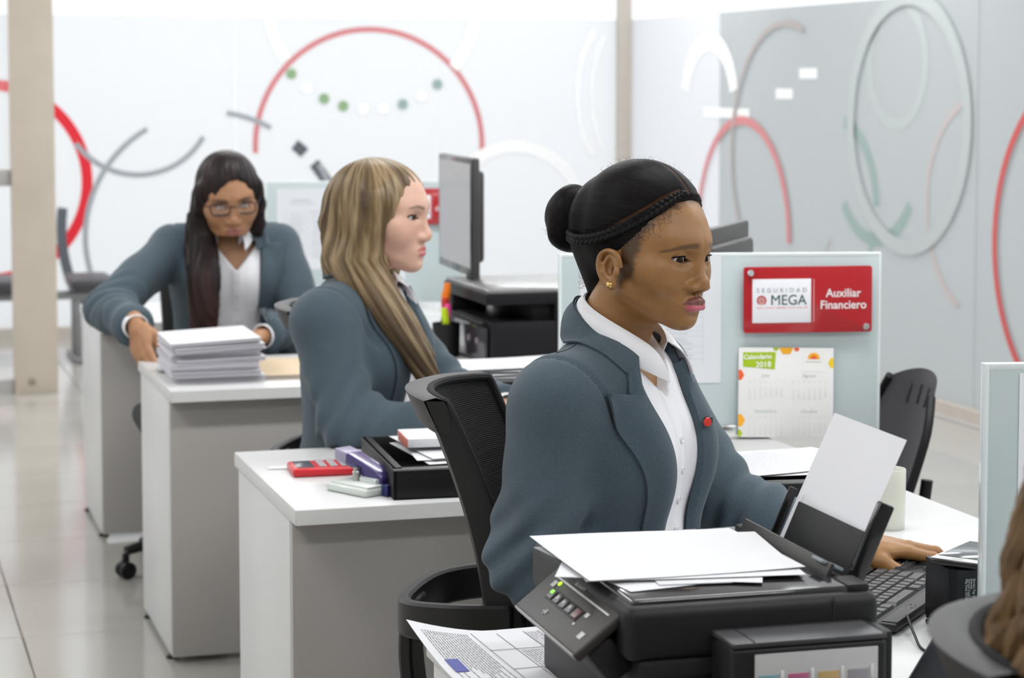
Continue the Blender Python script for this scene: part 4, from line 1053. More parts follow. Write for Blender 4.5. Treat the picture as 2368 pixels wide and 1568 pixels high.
# ================================================================== furniture
DT = .68
def desk(k, label):
    y1 = 2.768 + 1.51 * k; y0 = y1 - .62; x0, x1 = .726, 1.824
    t = thing('office_desk', label, 'desk', (x0, y0, 0), 0, 'white office desks in a row')
    L = lambda x, y, z: (x - x0, y - y0, z)
    obj('desktop', MB().box(L((x0 + x1) / 2, (y0 + y1) / 2, DT - .014), (x1 - x0, y1 - y0, .028), .0015), WHITE, t)
    obj('desk_wing', MB().box(L((1.22 + x1) / 2, y1 + .4405, DT - .014), (x1 - 1.22, .879, .028), .0015), WHITE, t)
    obj('edge_band', MB().box(L((x0 + x1) / 2, y0 - .0008, DT - .014), (x1 - x0 - .004, .0016, .026)), WHITE_EDGE, t)
    for x in (x0 + .014, x1 - .014): obj('end_panel', MB().box(L(x, (y0 + y1) / 2 + .029, (.016 + DT - .028) / 2), (.018, y1 - y0 - .098, DT - .028 - .016), .001), WHITE, t)
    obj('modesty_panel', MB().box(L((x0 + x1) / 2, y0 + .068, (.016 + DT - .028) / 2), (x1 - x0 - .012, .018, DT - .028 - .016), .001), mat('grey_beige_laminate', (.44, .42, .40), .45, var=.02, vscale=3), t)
    obj('end_panel', MB().box(L((1.22 + x1) / 2, y1 + .80, (.016 + DT - .028) / 2), (x1 - 1.22 - .06, .018, DT - .044), .001), WHITE, t)
    for x, y in ((x0 + .014, y0 + .12), (x0 + .014, y1 - .08), (x1 - .014, y0 + .12), (x1 - .014, y1 - .08), (x1 - .08, y1 + .80), (1.30, y1 + .80)):
        obj('levelling_foot', MB().lathe([(0, 0), (.016, 0), (.016, .006), (.008, .009), (.008, .017), (0, .017)], 16, M=Matrix.Translation(L(x, y, 0))), BLACK, t)
    return t
desk(-1, 'white desk of the woman nearest the camera, mostly below the frame')
desk(0, 'white desk under the black inkjet printer in the foreground')
desk(1, 'white desk with the red calculator and purple hole punch')
desk(2, 'white desk carrying the tall pile of bound papers')
desk(3, 'farthest white desk, behind the woman with glasses')

# ---- glass-green partitions
PART_E = mat('partition_edge', (.74, .80, .80), .2, coat=.5)
def part_panel(name, x, y, ang, w, top, label):
    t = thing('desk_partition', label, 'partition', (x, y, DT), R(ang), 'pale green desk partitions')
    obj('panel', MB().box((w / 2, 0, (top - DT) / 2), (w, .018, top - DT - .004), .0015), mat('pale_green_glass_panel', (.54, .62, .63), .22, coat=.4), t)
    obj('edge_trim', MB().box((w / 2, 0, top - DT - .004), (w, .019, .008), .001), PART_E, t)
    obj('edge_trim', MB().box((-.002, 0, (top - DT) / 2), (.006, .019, top - DT), .001), PART_E, t)
    obj('edge_trim', MB().box((w + .002, 0, (top - DT) / 2), (.006, .019, top - DT), .001), PART_E, t)
    for u in (.08, min(.36, w - .08)): obj('clamp', MB().box((u, 0, .014), (.05, .045, .028), .003), CHROME, t)
    return t, Matrix.Translation((x, y, DT)) @ Matrix.Rotation(R(ang), 4, 'Z')
P3, M3 = part_panel('p', 1.40, 4.235, -12.5, .665, 1.066, 'pale green partition carrying the red sign and the wall calendar')
P4, M4 = part_panel('p', 1.383, 2.452, -12.5, .665, 1.062, 'blurred pale green partition at the right edge, in front of the smartphone')
P1, M1 = part_panel('p', 1.325, 7.13, -11, .655, 1.09, 'pale green partition behind the woman with blonde hair')
def on(Mp, u, v, w=.0098): return Mp @ Matrix.Translation((u, -w, v)) @ Matrix.Rotation(PI / 2, 4, 'X')      # local: x right, y up, z out
def place(o, Mx): o.matrix_world = Mx; return o

def red_sign(Mp, u, v, w, h, label, tilt=0, full=True):
    t = thing('office_sign', label, 'sign', group='red acrylic office signs'); place(t, on(Mp, u, v, .0098 + .012) @ Matrix.Rotation(R(tilt), 4, 'Z'))
    b = MB(); pts = []
    for cx, cy, a0 in ((w / 2 - .006, h / 2 - .006, 0), (-w / 2 + .006, h / 2 - .006, 90), (-w / 2 + .006, -h / 2 + .006, 180), (w / 2 - .006, -h / 2 + .006, 270)):
        for k in range(5): a = R(a0 + 22.5 * k); pts.append((cx + .006 * math.cos(a), cy + .006 * math.sin(a)))
    b.prism(pts, 0, .005, bev=.0008); obj('plate', b, RED, t)
    cw, ch = w * .455, h * .66; cx, cy = -w * .205, -.002
    c = obj('logo_card', MB().box((cx, cy, .0056), (cw, ch, .0014), .0005), mat('white_sign_card', (.84, .84, .88), .4), t)
    obj('divider_line', MB().box((w * .045, cy, .0053), (.0016, ch * .98, .0008)), mat('pink_line', (.75, .35, .40), .4), t)
    WT = mat('sign_white', (.85, .82, .84), .5); GN = mat('sign_dark_green', (.012, .07, .055), .5); GY = mat('sign_grey', (.33, .38, .42), .5); RD = mat('sign_orange_red', (.72, .07, .035), .5)
    text('lettering', 'Auxiliar\nFinanciero', h * .178, WT, t, (w * .275, .000, .0052), None, font_scale=(.95, 1.0), bold=.0003)
    if full:
        text('lettering', 'SEGURIDAD', h * .092, GY, c, (cx, cy + ch * .24, .0065), None, spacing=1.72)
        text('lettering', 'MEGA', h * .205, GN, c, (cx + cw * .115, cy + ch * .01, .0065), None, bold=.0, font_scale=(1.0, 1.05))
        lx, ly, lr = cx - cw * .345, cy + ch * .015, h * .073; lg = MB(); n = 26
        for r0, r1, g in ((lr * .66, lr, 62), (lr * .34, lr * .50, 40)):
            P = []
            for i in range(n + 1):
                a = R(-90 + g / 2 + (360 - g) * i / n); P.append([(lx + r0 * math.cos(a), ly + r0 * math.sin(a), .0068), (lx + r1 * math.cos(a), ly + r1 * math.sin(a), .0068)])
            lg.grid(P, .0004, smooth=False)
        lg.lathe([(0, .0005), (lr * .2, .0005), (lr * .2, 0)], 14, M=Matrix.Translation((lx, ly, .0064)))
        for sx in (-1, 1): lg.box((lx + sx * lr * .16, ly - lr * .55, .0066), (lr * .16, lr * .8, .0004))
        obj('ring_emblem', lg, RD, c)
        d = MB(); x = cx - cw * .43
        for k, L in enumerate((.10, .025, .13, .02, .15, .02, .10, .09, .08)):
            d.box((x + L * cw / 2 * 1.1, cy - ch * .155 + .0, .0065), (L * cw, h * .010 * (1.5 if 3 < k < 6 else 1), .0003)); x += L * cw * 1.25
        obj('tagline', d, mat('tagline_red', (.80, .30, .30), .5), c)
    for sx, sy in ((-1, 1), (1, -1)):
        obj('standoff_stud', MB().lathe([(0, .0095), (.0055, .0095), (.0068, .008), (.0068, .0), (.004, -.012), (0, -.012)], 20, M=Matrix.Translation((sx * (w / 2 - .014), sy * (h / 2 - .012), .005))), CHROME, t)
    return t
red_sign(M3, .512, .290, .270, .138, 'red office sign reading Auxiliar Financiero on the partition beside the front woman', .3)
red_sign(M1, .54, .325, .235, .120, 'red office sign partly hidden between the blonde woman and the monitor', 0, False)

# ---- papers pinned up, with print
def lines(mb, x0, x1, y0, y1, n, h, z, rs, ragged=.5):
    for i in range(n):
        y = y1 + (y0 - y1) * (i + .5) / n; L = (x1 - x0) * (1 - ragged * rs.rand()); x = x0
        while x < x0 + L - .003:
            w = min(rs.uniform(.004, .014), x0 + L - x); mb.box((x + w / 2, y, z), (w, h, .00012)); x += w + .0022
def paper_sheet(w, h, curl=0, amp=0, seed=0, n=9):
    rs = np.random.RandomState(seed); P = []
    for i in range(n):
        row = []
        for j in range(n):
            x = -w / 2 + w * i / (n - 1); y = -h / 2 + h * j / (n - 1); s_ = (x / w + .5); q = (y / h + .5)
            row.append((x, y, curl * (abs(s_ - .5) * 2) ** 2 * .5 + amp * math.sin(s_ * 3 + seed) * q * q))
        P.append(row)
    G = np.array([[tuple(p) for p in r_] for r_ in P], f32); V, F = shell(G, .0004, np.tile(V3(0, 0, 1), (n * n, 1)))
    return npmesh('paper_sheet', V, F, sharp=.75)
def table_notice(Mp, u, v, w, h, label, seed=1, blue=True):
    rs = np.random.RandomState(seed); t = thing('paper_notice', label, 'paper'); place(t, on(Mp, u, v))
    obj('sheet', MB().box((0, 0, .0004), (w, h, .0005)), mat('notice_paper', (.72, .74, .77), .7), t)
    if blue: obj('table_header', MB().box((0, h * .245, .0008), (w * .74, .006, .0003)), mat('table_blue', (.35, .55, .78), .6), t)
    g = MB(); y = h * .23; rows = [.06, .05, .07, .035, .075, .035, .04, .08, .05, .05, .045]; xs = (-w * .37, -w * .02, w * .37)
    for r in rows:
        g.box((0, y, .0007), (w * .74, .0006, .0002)); yy = y; y -= r * h
        for k in range(max(1, int(r / .022))):
            for a, b in zip(xs, xs[1:]):
                if rs.rand() < .85: L = (b - a) * rs.uniform(.3, .8); g.box(((a + b) / 2, yy - .005 - k * .0055, .0007), (L, .0016, .0002))
    for x in xs: g.box((x, (y + h * .23) / 2, .0007), (.0006, h * .23 - y, .0002))
    g.box((-w * .12, h * .36, .0007), (w * .3, .004, .0002)); g.box((-w * .12, h * .33, .0007), (w * .4, .002, .0002)); g.box((-w * .10, h * .305, .0007), (w * .36, .002, .0002))
    obj('printed_table', g, mat('notice_ink', (.48, .50, .54), .7), t)
table_notice(M3, .186, .250, .295, .268, 'white printed table notice on the partition behind the front woman', 3)
table_notice(M1, .14, .25, .21, .27, 'blurred printed sheet on the partition left of the blonde woman', 4, False)
table_notice(M1, .36, .20, .20, .25, 'second blurred printed sheet behind the blonde woman on her partition', 5, False)
t = thing('paper_notice', 'plain white sheet on the blurred partition at the right edge', 'paper'); place(t, on(M4, .345, .20)); obj('sheet', MB().box((0, 0, .0004), (.66 - .05, .34, .0006)), mat('notice_paper2', (.80, .82, .86), .7), t)

# ---- office chairs
def mesh_fabric():
    m = mat('ribbed_black_mesh', (.016, .016, .017), .75); nt = m.node_tree; p = nt.nodes['Principled BSDF']; tc = nt.nodes.new('ShaderNodeTexCoord')
    w = nt.nodes.new('ShaderNodeTexWave'); w.wave_type = 'BANDS'; w.bands_direction = 'Z'; w.inputs['Scale'].default_value = 105; w.inputs['Distortion'].default_value = .6
    nt.links.new(tc.outputs['Object'], w.inputs['Vector']); b = nt.nodes.new('ShaderNodeBump'); b.inputs['Strength'].default_value = .6; b.inputs['Distance'].default_value = .002
    nt.links.new(w.outputs['Color'], b.inputs['Height']); nt.links.new(b.outputs[0], p.inputs['Normal']); return m
MESHF = mesh_fabric()
SEATF = mat('black_seat_fabric', (.014, .014, .015), .9, bump=.3, bscale=500)
CHAIRP = mat('charcoal_chair_plastic', (.019, .018, .018), .45, spec=.3, bump=.12, bscale=900)
def back_pt(u, v, off=0, W=(.138, .150)):
    x = u * (W[0] + (W[1] - W[0]) * v); y = -.185 - .125 * v + .045 * math.sin(v * PI) * .6 + .060 * abs(u) ** 2.2; return Vector((x, y + off, .515 + .455 * v + .006 * (1 - u * u) * v))
def office_chair():
    t = thing('office_chair', 'x', 'chair', group='black mesh-backed office chairs')
    n = 17
    obj('seat', MB().box((0, .03, .445), (.47, .46, .07), .03, seg=3), SEATF, t)
    obj('backrest_mesh', MB().grid([[back_pt(-.93 + 1.86 * i / (n - 1), .02 + .975 * j / 20, .012) for j in range(21)] for i in range(n)], .013), MESHF, t)
    # edge piping
    obj('piping', MB().tube([back_pt(-.95, .02 + .96 * j / 20, .012) for j in range(21)] + [back_pt(-.93 + 1.86 * i / 10, .995, .012) for i in range(11)] + [back_pt(.95, .98 - .96 * j / 20, .012) for j in range(21)], .0062, 8), SEATF, t)
    fr = MB()
    for sg in (-1, 1):
        P = []
        for j in range(21):
            v = j / 20; w0 = .80 - .0 * v; th = .052 - .030 * v
            ring = []
            for (u, o) in ((.99, .006), (1.0, -.004), (.99, -th), (w0 + .05, -th * .8), (w0, -.006), (w0 + .03, .004), (.99, .006)):
                p = back_pt(sg * u, v, o); ring.append(p)
            P.append(ring)
        fr.grid(P, 0, smooth=False)
    obj('back_frame', fr, CHAIRP, t)
    tb = MB(); P = []
    for i in range(25):
        u = -1 + 2 * i / 24; P.append([back_pt(u, 1.0, .010), back_pt(u, 1.012, -.004), back_pt(u, 1.0, -.026), back_pt(u, .90, -.026), back_pt(u, .885, -.020), back_pt(u, .90, -.004), back_pt(u, 1.0, .010)])
    tb.grid(P, 0, smooth=True); obj('top_rail', tb, CHAIRP, t)
    hoop = spline([(.140, -.145, .64), (.143, -.24, .637), (.10, -.315, .63), (0, -.335, .625), (-.10, -.315, .63), (-.143, -.24, .637), (-.140, -.145, .64)], 8)
    obj('support_hoop', MB().band(hoop, (0, 0, .056), .020), CHAIRP, t)
    obj('back_stem', MB().band(spline([(0, -.330, .64), (0, -.335, .54), (0, -.31, .43), (0, -.23, .375), (0, -.08, .365)], 6), (.075, 0, 0), .022), CHAIRP, t)
    obj('mechanism', MB().box((0, .0, .385), (.20, .26, .045), .01), BLACK, t)
    obj('gas_column', MB().lathe([(.026, .10), (.026, .24), (.016, .24), (.016, .37)], 20), BLACK, t)
    for k in range(5):
        a = R(72 * k + 20); d = Vector((math.cos(a), math.sin(a), 0))
        lg = obj('base_leg', MB().tube([d * .03 + Vector((0, 0, .115)), d * .16 + Vector((0, 0, .105)), d * .30 + Vector((0, 0, .082))], [.026, .020, .014], 10), CHAIRP, t)
        cs = MB()
        for s_ in (-1, 1): cs.lathe([(0, -.010), (.021, -.010), (.025, -.006), (.025, .006), (.021, .010), (0, .010)], 18, M=Matrix.Translation(d * .30 + Vector((-d.y, d.x, 0)) * .014 * s_ + Vector((0, 0, .026))) @ rot_to((0, 0, 1), (-d.y, d.x, 0)))
        cs.box(d * .30 + Vector((0, 0, .055)), (.02, .02, .04), .003); obj('caster', cs, BLACK, lg)
    return t
def copy_tree(o, parent=None):
    c = o.copy(); link(c)
    if parent is not None: c.parent = parent; c.matrix_parent_inverse = o.matrix_parent_inverse.copy()
    for ch in list(o.children): copy_tree(ch, c)
    return c
ch0 = office_chair()
CH = [(1.108, 3.035, -29, -.015, 'black mesh-backed office chair under the woman in front'), (1.188, 4.495, -26, -.035, 'black mesh-backed office chair under the blonde woman'),
      (1.02, 6.28, -92, -.03, 'black mesh-backed office chair under the woman with glasses'), (1.165, 1.475, -33, -.02, 'blurred black chair back at the lower right edge of the picture')]
allc = [ch0] + [copy_tree(ch0) for _ in CH[1:]]
for c, (x, y, h, dz, lb) in zip(allc, CH):
    c.location = (x, y, 0); c.rotation_euler = (0, 0, R(h - 90)); c['label'] = lb
    if dz: c.scale = (1, 1, 1 + dz)
# visitor chair with a moulded back
def visitor_chair():
    t = thing('visitor_chair', 'dark grey visitor chair with slotted moulded back, right of the partition', 'chair', (1.955, 4.275, -.05), R(77)); t.scale = (.96, 1, 1)
    VP = mat('dark_grey_moulded_plastic', (.125, .118, .132), .34)
    def q(u, v): return Vector((u * (.205 + .03 * math.sin(v * PI * .8) - .05 * max(0, v - .75) ** 1.5 * 6 * abs(u)), -.20 - .09 * v + .045 * u * u, .50 + .345 * v - .035 * u * u * v))
    P = [[q(-1 + 2 * i / 16, j / 14) for j in range(15)] for i in range(17)]
    obj('backrest', MB().grid(P, .014), VP, t)
    for k in range(4):
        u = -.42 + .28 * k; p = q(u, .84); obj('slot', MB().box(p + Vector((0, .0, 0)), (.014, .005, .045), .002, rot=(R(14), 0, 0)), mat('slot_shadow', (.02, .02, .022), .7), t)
    for sx in (-1, 1): obj('edge_trim', MB().tube([q(sx, j / 14) for j in range(15)], .010, 8), BLACK, t)
    obj('seat', MB().box((0, .02, .445), (.44, .43, .035), .015, seg=3), VP, t)
    for sx in (-1, 1):
        obj('back_post', MB().tube([(sx * .19, -.21, .40), (sx * .20, -.225, .56), (sx * .20, -.235, .64)], .013, 10), BLACK, t)
        obj('leg', MB().tube([(sx * .20, .20, .43), (sx * .22, .24, .01)], .011, 10), BLACK, t)
        obj('leg', MB().tube([(sx * .20, -.19, .43), (sx * .22, -.25, .01)], .011, 10), BLACK, t)
    obj('stretcher', MB().tube([(-.21, -.02, .40), (.21, -.02, .40)], .010, 8), BLACK, t)
visitor_chair()
# bench with black seats by the far glass
def bench():
    t = thing('waiting_bench', 'dark waiting bench on a metal beam by the far left glass wall', 'bench', (.55, 11.25, 0), 0)
    obj('beam', MB().box((0, 0, .33), (1.5, .07, .04), .004), mat('grey_metal', (.3, .3, .31), .35, .8), t)
    for x in (-.45, .15, .62):
        obj('seat', MB().box((x, -.04, .40), (.46 if x < .5 else .22, .44, .06), .02), mat('dark_bench_vinyl', (.05, .05, .058), .45), t)
    for x in (-.55, .55): obj('leg', MB().box((x, 0, .165), (.05, .05, .31), .004), mat('grey_metal'), t); obj('foot_bar', MB().box((x, 0, .015), (.06, .46, .03), .006), mat('grey_metal'), t)
bench()
# ================================================================== things on the desks
def zrot(x, y, z, a): return Matrix.Translation((x, y, z)) @ Matrix.Rotation(R(a), 4, 'Z')
# ---- inkjet printer in the foreground. local: x = towards its back (+X world), y = along its width, origin at the near left bottom corner
def inkjet():
    t = thing('inkjet_printer', 'black inkjet printer with ink tanks in the foreground, loose sheets on its lid', 'printer'); place(t, zrot(.797, 2.185, DT + .018, -1.5))
    W_, D_, H_ = .303, .375, .155
    PB = mat('matte_printer_black', (.013, .013, .014), .50, spec=.3, bump=.10, bscale=1200)
    GP = mat('printer_panel_taupe', (.034, .029, .027), .42, spec=.35); LID = mat('printer_lid_gloss', (.020, .020, .022), .10, coat=.6)
    b = MB(); b.box((W_ / 2 + .008, D_ / 2, .038), (W_ - .016, D_ - .004, .104), .006); obj('lower_body', b, PB, t)
    for k in range(4): obj('rubber_foot', MB().box((.05 + .22 * (k % 2), .05 + .27 * (k // 2), -.016), (.03, .03, .004)), BLACK, t)
    obj('scanner_body', MB().box((W_ / 2, D_ / 2, .119), (W_, D_, .062), .014, seg=4), PB, t)
    obj('scanner_lid', MB().box((W_ / 2 - .008, D_ / 2, .150), (W_ - .040, D_ - .028, .011), .005, seg=3), LID, t)
    lid2 = obj('lid_seam', MB().box((W_ / 2 - .008, D_ / 2, .1442), (W_ - .036, D_ - .024, .0025), .001), DGREY, t)
    obj('hinge', MB().box((W_ - .022, .035, .152), (.028, .045, .012), .004), PB, t); obj('hinge', MB().box((W_ - .022, D_ - .035, .152), (.028, .045, .012), .004), PB, t)
    obj('side_slot', MB().box((.085, -.0005, .066), (.09, .004, .010), .001), BLACK_GLOSS, t); obj('slot_lip', MB().box((.085, -.001, .058), (.095, .005, .003), .001), DGREY, t)
    obj('side_seam', MB().box((W_ - .058, -.0002, .118), (.0016, .001, .060)), DGREY, t)
    # tilting control panel on the front (faces -x), swung up
    cp = obj('control_panel', MB().box((0, 0, 0), (.012, .240, .082), .004, seg=3), GP, t)
    Mc = Matrix.Translation((-.017, .142, .117)) @ Matrix.Rotation(R(52), 4, 'Y'); cp.matrix_local = Mc
    obj('panel_housing', MB().box((.030, 0, -.012), (.050, .234, .036), .008, M=Mc), PB, t)
    F = Matrix.Translation((-.0062, 0, 0)) @ Matrix.Rotation(R(-90), 4, 'Z') @ Matrix.Rotation(R(90), 4, 'X')       # x right along the panel, y up, z out
    def on_panel(name, mb, m): o = obj(name, mb, m, cp); o.matrix_local = F; return o
    PM = mat('panel_mark', (.50, .50, .49), .5)
    on_panel('silver_strip', MB().box((.0, .019, .0004), (.205, .0022, .0012)), mat('silver_strip', (.55, .58, .57), .3, .3))
    e = text('lettering', 'EPSON', .0115, PM, cp, None, None, bold=.0003); e.matrix_local = F @ Matrix.Translation((-.02, .0278, .0003))
    on_panel('button_well', MB().box((-.012, -.002, .0003), (.120, .0165, .0010), .0003), BLACK)
    for k in range(5):
        x = -.060 + .024 * k
        on_panel('button', MB().box((x, -.002, .0012), (.0175, .0125, .0022), .0015), mat(('button_dark', 'button_dark', 'button_dark', 'button_dark', 'button_reddish')[k], ((.05, .05, .052), 0, 0, 0, (.16, .07, .07))[k] or (.05, .05, .052), .3))
    lit = MB(); lit.box((-.062, .0005, .0025), (.010, .005, .0008)); on_panel('power_light', lit, mat('green_led', (.2, .6, .05), .4, emit=(.35, .9, .05, .6)))
    on_panel('status_light', MB().lathe([(0, .0016), (.0026, .0012), (.003, 0)], 14, M=Matrix.Translation((-.071, .014, 0))), mat('green_led_bright', (.4, .9, .05), .4, emit=(.5, 1, .02, 1.6)))
    on_panel('panel_icon', MB().box((-.084, .010, .0004), (.012, .009, .0005)), PM)
    for x, y, w, h in ((-.037, -.001, .008, .005), (-.013, -.001, .008, .005), (.011, -.001, .008, .005), (-.036, -.023, .012, .0012), (-.036, -.023, .0012, .010), (-.031, -.0225, .004, .006), (.060, .004, .010, .006), (.052, -.013, .006, .003), (.092, -.018, .013, .009)): on_panel('panel_icon', MB().box((x, y, .0024 if y > -.01 and x < .04 else .0004), (w, h, .0004)), PM)
    on_panel('panel_edge', MB().box((0, -.0405, -.004), (.234, .0025, .008), .001), mat('panel_edge_silver', (.30, .29, .29), .3))
    # paper feed at the back
    fm = Matrix.Translation((W_ - .018, .205, .150)) @ Matrix.Rotation(R(24), 4, 'Y')
    obj('feed_guard', MB().box((-.018, -.004, -.004), (.006, .270, .034), .002, M=fm), mat('feed_guard_brown_black', (.026, .023, .022), .4, bump=.1, bscale=1200), t)
    obj('paper_support', MB().box((.027, 0, .020), (.003, .205, .080), .002, M=fm), PB, t)
    obj('edge_guide', MB().box((.020, -.128, .048), (.020, .012, .105), .003, M=fm), BLACK_GLOSS, t)
    obj('edge_guide', MB().box((.022, .122, .035), (.012, .003, .075), .001, M=fm), BLACK_GLOSS, t)
    obj('guide_foot', MB().box((-.012, -.112, .010), (.03, .03, .004), .001, M=fm), mat('blue_grey_plastic', (.22, .26, .29), .35), t)
    # ink tank unit on the near side
    tk = obj('ink_tank', MB().box((.197, -.034, .066), (.182, .064, .124), .006, seg=3), PB, t); tk.location = (-.008, 0, -.013)
    obj('tank_lid', MB().box((.197, -.034, .131), (.182, .066, .007), .003), mat('tank_lid_grey', (.045, .045, .048), .4, bump=.1, bscale=900), tk)
    obj('lid_seam', MB().box((.132, -.034, .1348), (.0015, .064, .0006)), BLACK, tk); obj('lid_seam', MB().box((.285, -.034, .1348), (.0015, .064, .0006)), BLACK, tk)
    obj('tank_post', MB().box((.293, -.024, .066), (.022, .05, .132), .006), PB, tk)
    wx0, wx1 = .134, .274; n = 4; tw = (wx1 - wx0) / n
    obj('tank_window', MB().box(((wx0 + wx1) / 2, -.0672, .068), (wx1 - wx0 + .004, .002, .106), .0008), mat('clear_tank_plastic', (.50, .50, .50), .2, coat=.6), tk)
    for k, c in enumerate(((.17, .32, .36), (.42, .12, .22), (.48, .34, .15), (.30, .28, .31))):
        x = wx0 + tw * (k + .5)
        o = obj('ink_chamber', MB().box((x - .004, -.0685, .056), (tw * .70, .002, .084), .0008), mat('ink_%d' % k, c, .25, coat=.6), tk)
        obj('chamber_neck', MB().box((x + .012, -.0687, .094), (.004, .0012, .016), .0004), mat('white_mark', (.7, .7, .7), .5), tk)
    obj('drop_label', MB().box((.116, -.0672, .058), (.010, .0016, .024), .002), mat('white_mark'), tk)
    return t
inkjet()
# ---- loose sheets on the printer lid
def sheet(name, x, y, z, a, w, h, label, cat='paper', m=None, tilt=(0, 0), curl=0, amp=0, seed=0, group=None):
    o = obj(name, paper_sheet(w, h, curl, amp, seed), m or PAPER); o.matrix_world = Matrix.Translation((x, y, z)) @ Euler((R(tilt[0]), R(tilt[1]), R(a))).to_matrix().to_4x4(); return tag(o, label, cat, group)
G_ = 'loose sheets on the printer lid'
sheet('paper_sheet', .907, 2.370, .8552, 8, .21, .25, 'lowest loose white sheet on the printer lid, its corner over the control panel', amp=.001, seed=2, group=G_)
sheet('paper_sheet', .908, 2.362, .8570, -24, .235, .20, 'white sheet sticking out to the left under the top sheets on the printer', amp=.001, seed=3, group=G_)
sheet('paper_sheet', .928, 2.374, .8588, -9, .255, .235, 'white sheet second from the top on the printer lid', amp=.001, seed=5, group=G_)
sheet('paper_sheet', .918, 2.386, .8600, -1, .262, .238, 'large top white sheet spread across the printer lid', amp=.003, seed=1, curl=.003, group=G_)
t = thing('card_slip', 'small white card with a blue mark lying on the printer lid below the sheets', 'card'); place(t, zrot(.905, 2.262, .8555, -8))
obj('slip', MB().box((0, 0, .0008), (.085, .040, .0012), .0003), PAPER, t); mb = MB(); mb.box((-.022, .006, .0016), (.012, .005, .0003)); obj('blue_mark', mb, mat('blue_print', (.16, .28, .62), .6), t)
mb = MB(); [mb.box((.008 + .018 * k, .004, .0016), (.014, .002, .0003)) for k in range(2)]; obj('print', mb, GREYINK, t)
# ---- sheet standing in the feeder
o = obj('paper_sheet', paper_sheet(.222, .235, 0, 0, 1)); o.data.materials.append(mat('feeder_paper', (.74, .74, .77), .7))
TL, TR, BR, BL = Vector((1.1928, 2.51, .991)), Vector((1.1853, 2.29, .9944)), Vector((1.119, 2.2977, .845)), Vector((1.1265, 2.516, .845))
xa = (TR - TL).normalized(); ya = ((TL + TR) / 2 - (BL + BR) / 2).normalized(); za = xa.cross(ya)
Mx = Matrix((xa, ya, za)).transposed().to_4x4(); Mx.translation = (TL + TR + BL + BR) / 4 - ya * .030 - za * .001; o.matrix_world = Mx
for v in o.data.vertices: v.co.y = v.co.y
tag(o, 'white sheet standing in the paper feeder of the foreground printer', 'paper')
# ---- printed forms at the left of the near desk
def form(x, y, z, a, label, seed, tilt=(0, 0), amp=.0, stamp=False):
    rs = np.random.RandomState(seed); t = thing('printed_form', label, 'paper', group='printed forms on the near desk'); t.matrix_world = Matrix.Translation((x, y, z)) @ Euler((R(tilt[0]), R(tilt[1]), R(a))).to_matrix().to_4x4()
    w, h = .21, .29; bend = lambda me: me
    def warp(me):
        for v in me.vertices:
            s_ = v.co.x / w + .5; q = v.co.y / h + .5; v.co.z += amp * (max(0, .55 - s_) * max(0, q - .3) * 3) ** 1.5
        return me
    obj('sheet', warp(paper_sheet(w, h, 0, 0, seed, 13)), PAPER, t)
    g = MB()
    for y_ in (.10, .072, .02, -.03): g.box((0, y_, .0006), (w * .86, .0011, .0003))
    for x_ in (-.03, .035): g.box((x_, .02, .0006), (.0009, .10, .0003))
    lines(g, -.085, .085, -.13, -.04, 17, .0014, .0006, rs); lines(g, -.085, -.035, .075, .098, 4, .0014, .0006, rs); lines(g, -.025, .085, .024, .07, 9, .0013, .0006, rs); lines(g, -.085, .05, .105, .135, 6, .0015, .0006, rs, .8)
    T90 = Matrix(((0, .724, 0, 0), (-1.381, 0, 0, 0), (0, 0, 1, 0), (0, 0, 0, 1)))
    g.bm.transform(T90); bmesh.ops.reverse_faces(g.bm, faces=g.bm.faces[:]) if 0 else None
    obj('print', warp(g.mesh('print')), mat('form_ink', (.20, .19, .21), .9), t)
    s2 = MB(); s2.box((.0, .086, .0004), (w * .84, .025, .0003)); s2.bm.transform(T90); obj('grey_band', warp(s2.mesh('grey_band')), mat('form_grey', (.52, .52, .54), .7), t)
    if stamp: s3 = MB(); s3.box((.012, -.118, .0009), (.036, .024, .0004)); s3.bm.transform(T90); obj('blue_stamp', warp(s3.mesh('stamp')), mat('form_blue', (.06, .07, .30), .6), t)
form(.845, 2.565, .6812, 6, 'lower printed form on the near desk beside the printer', 7)
form(.835, 2.590, .6830, -5, 'printed form with grey bands under the printer panel', 8, amp=.004)
form(.803, 2.605, .6850, 2, 'printed form with a blue stamp and a lifted corner at the desk edge', 9, amp=.020, stamp=True)

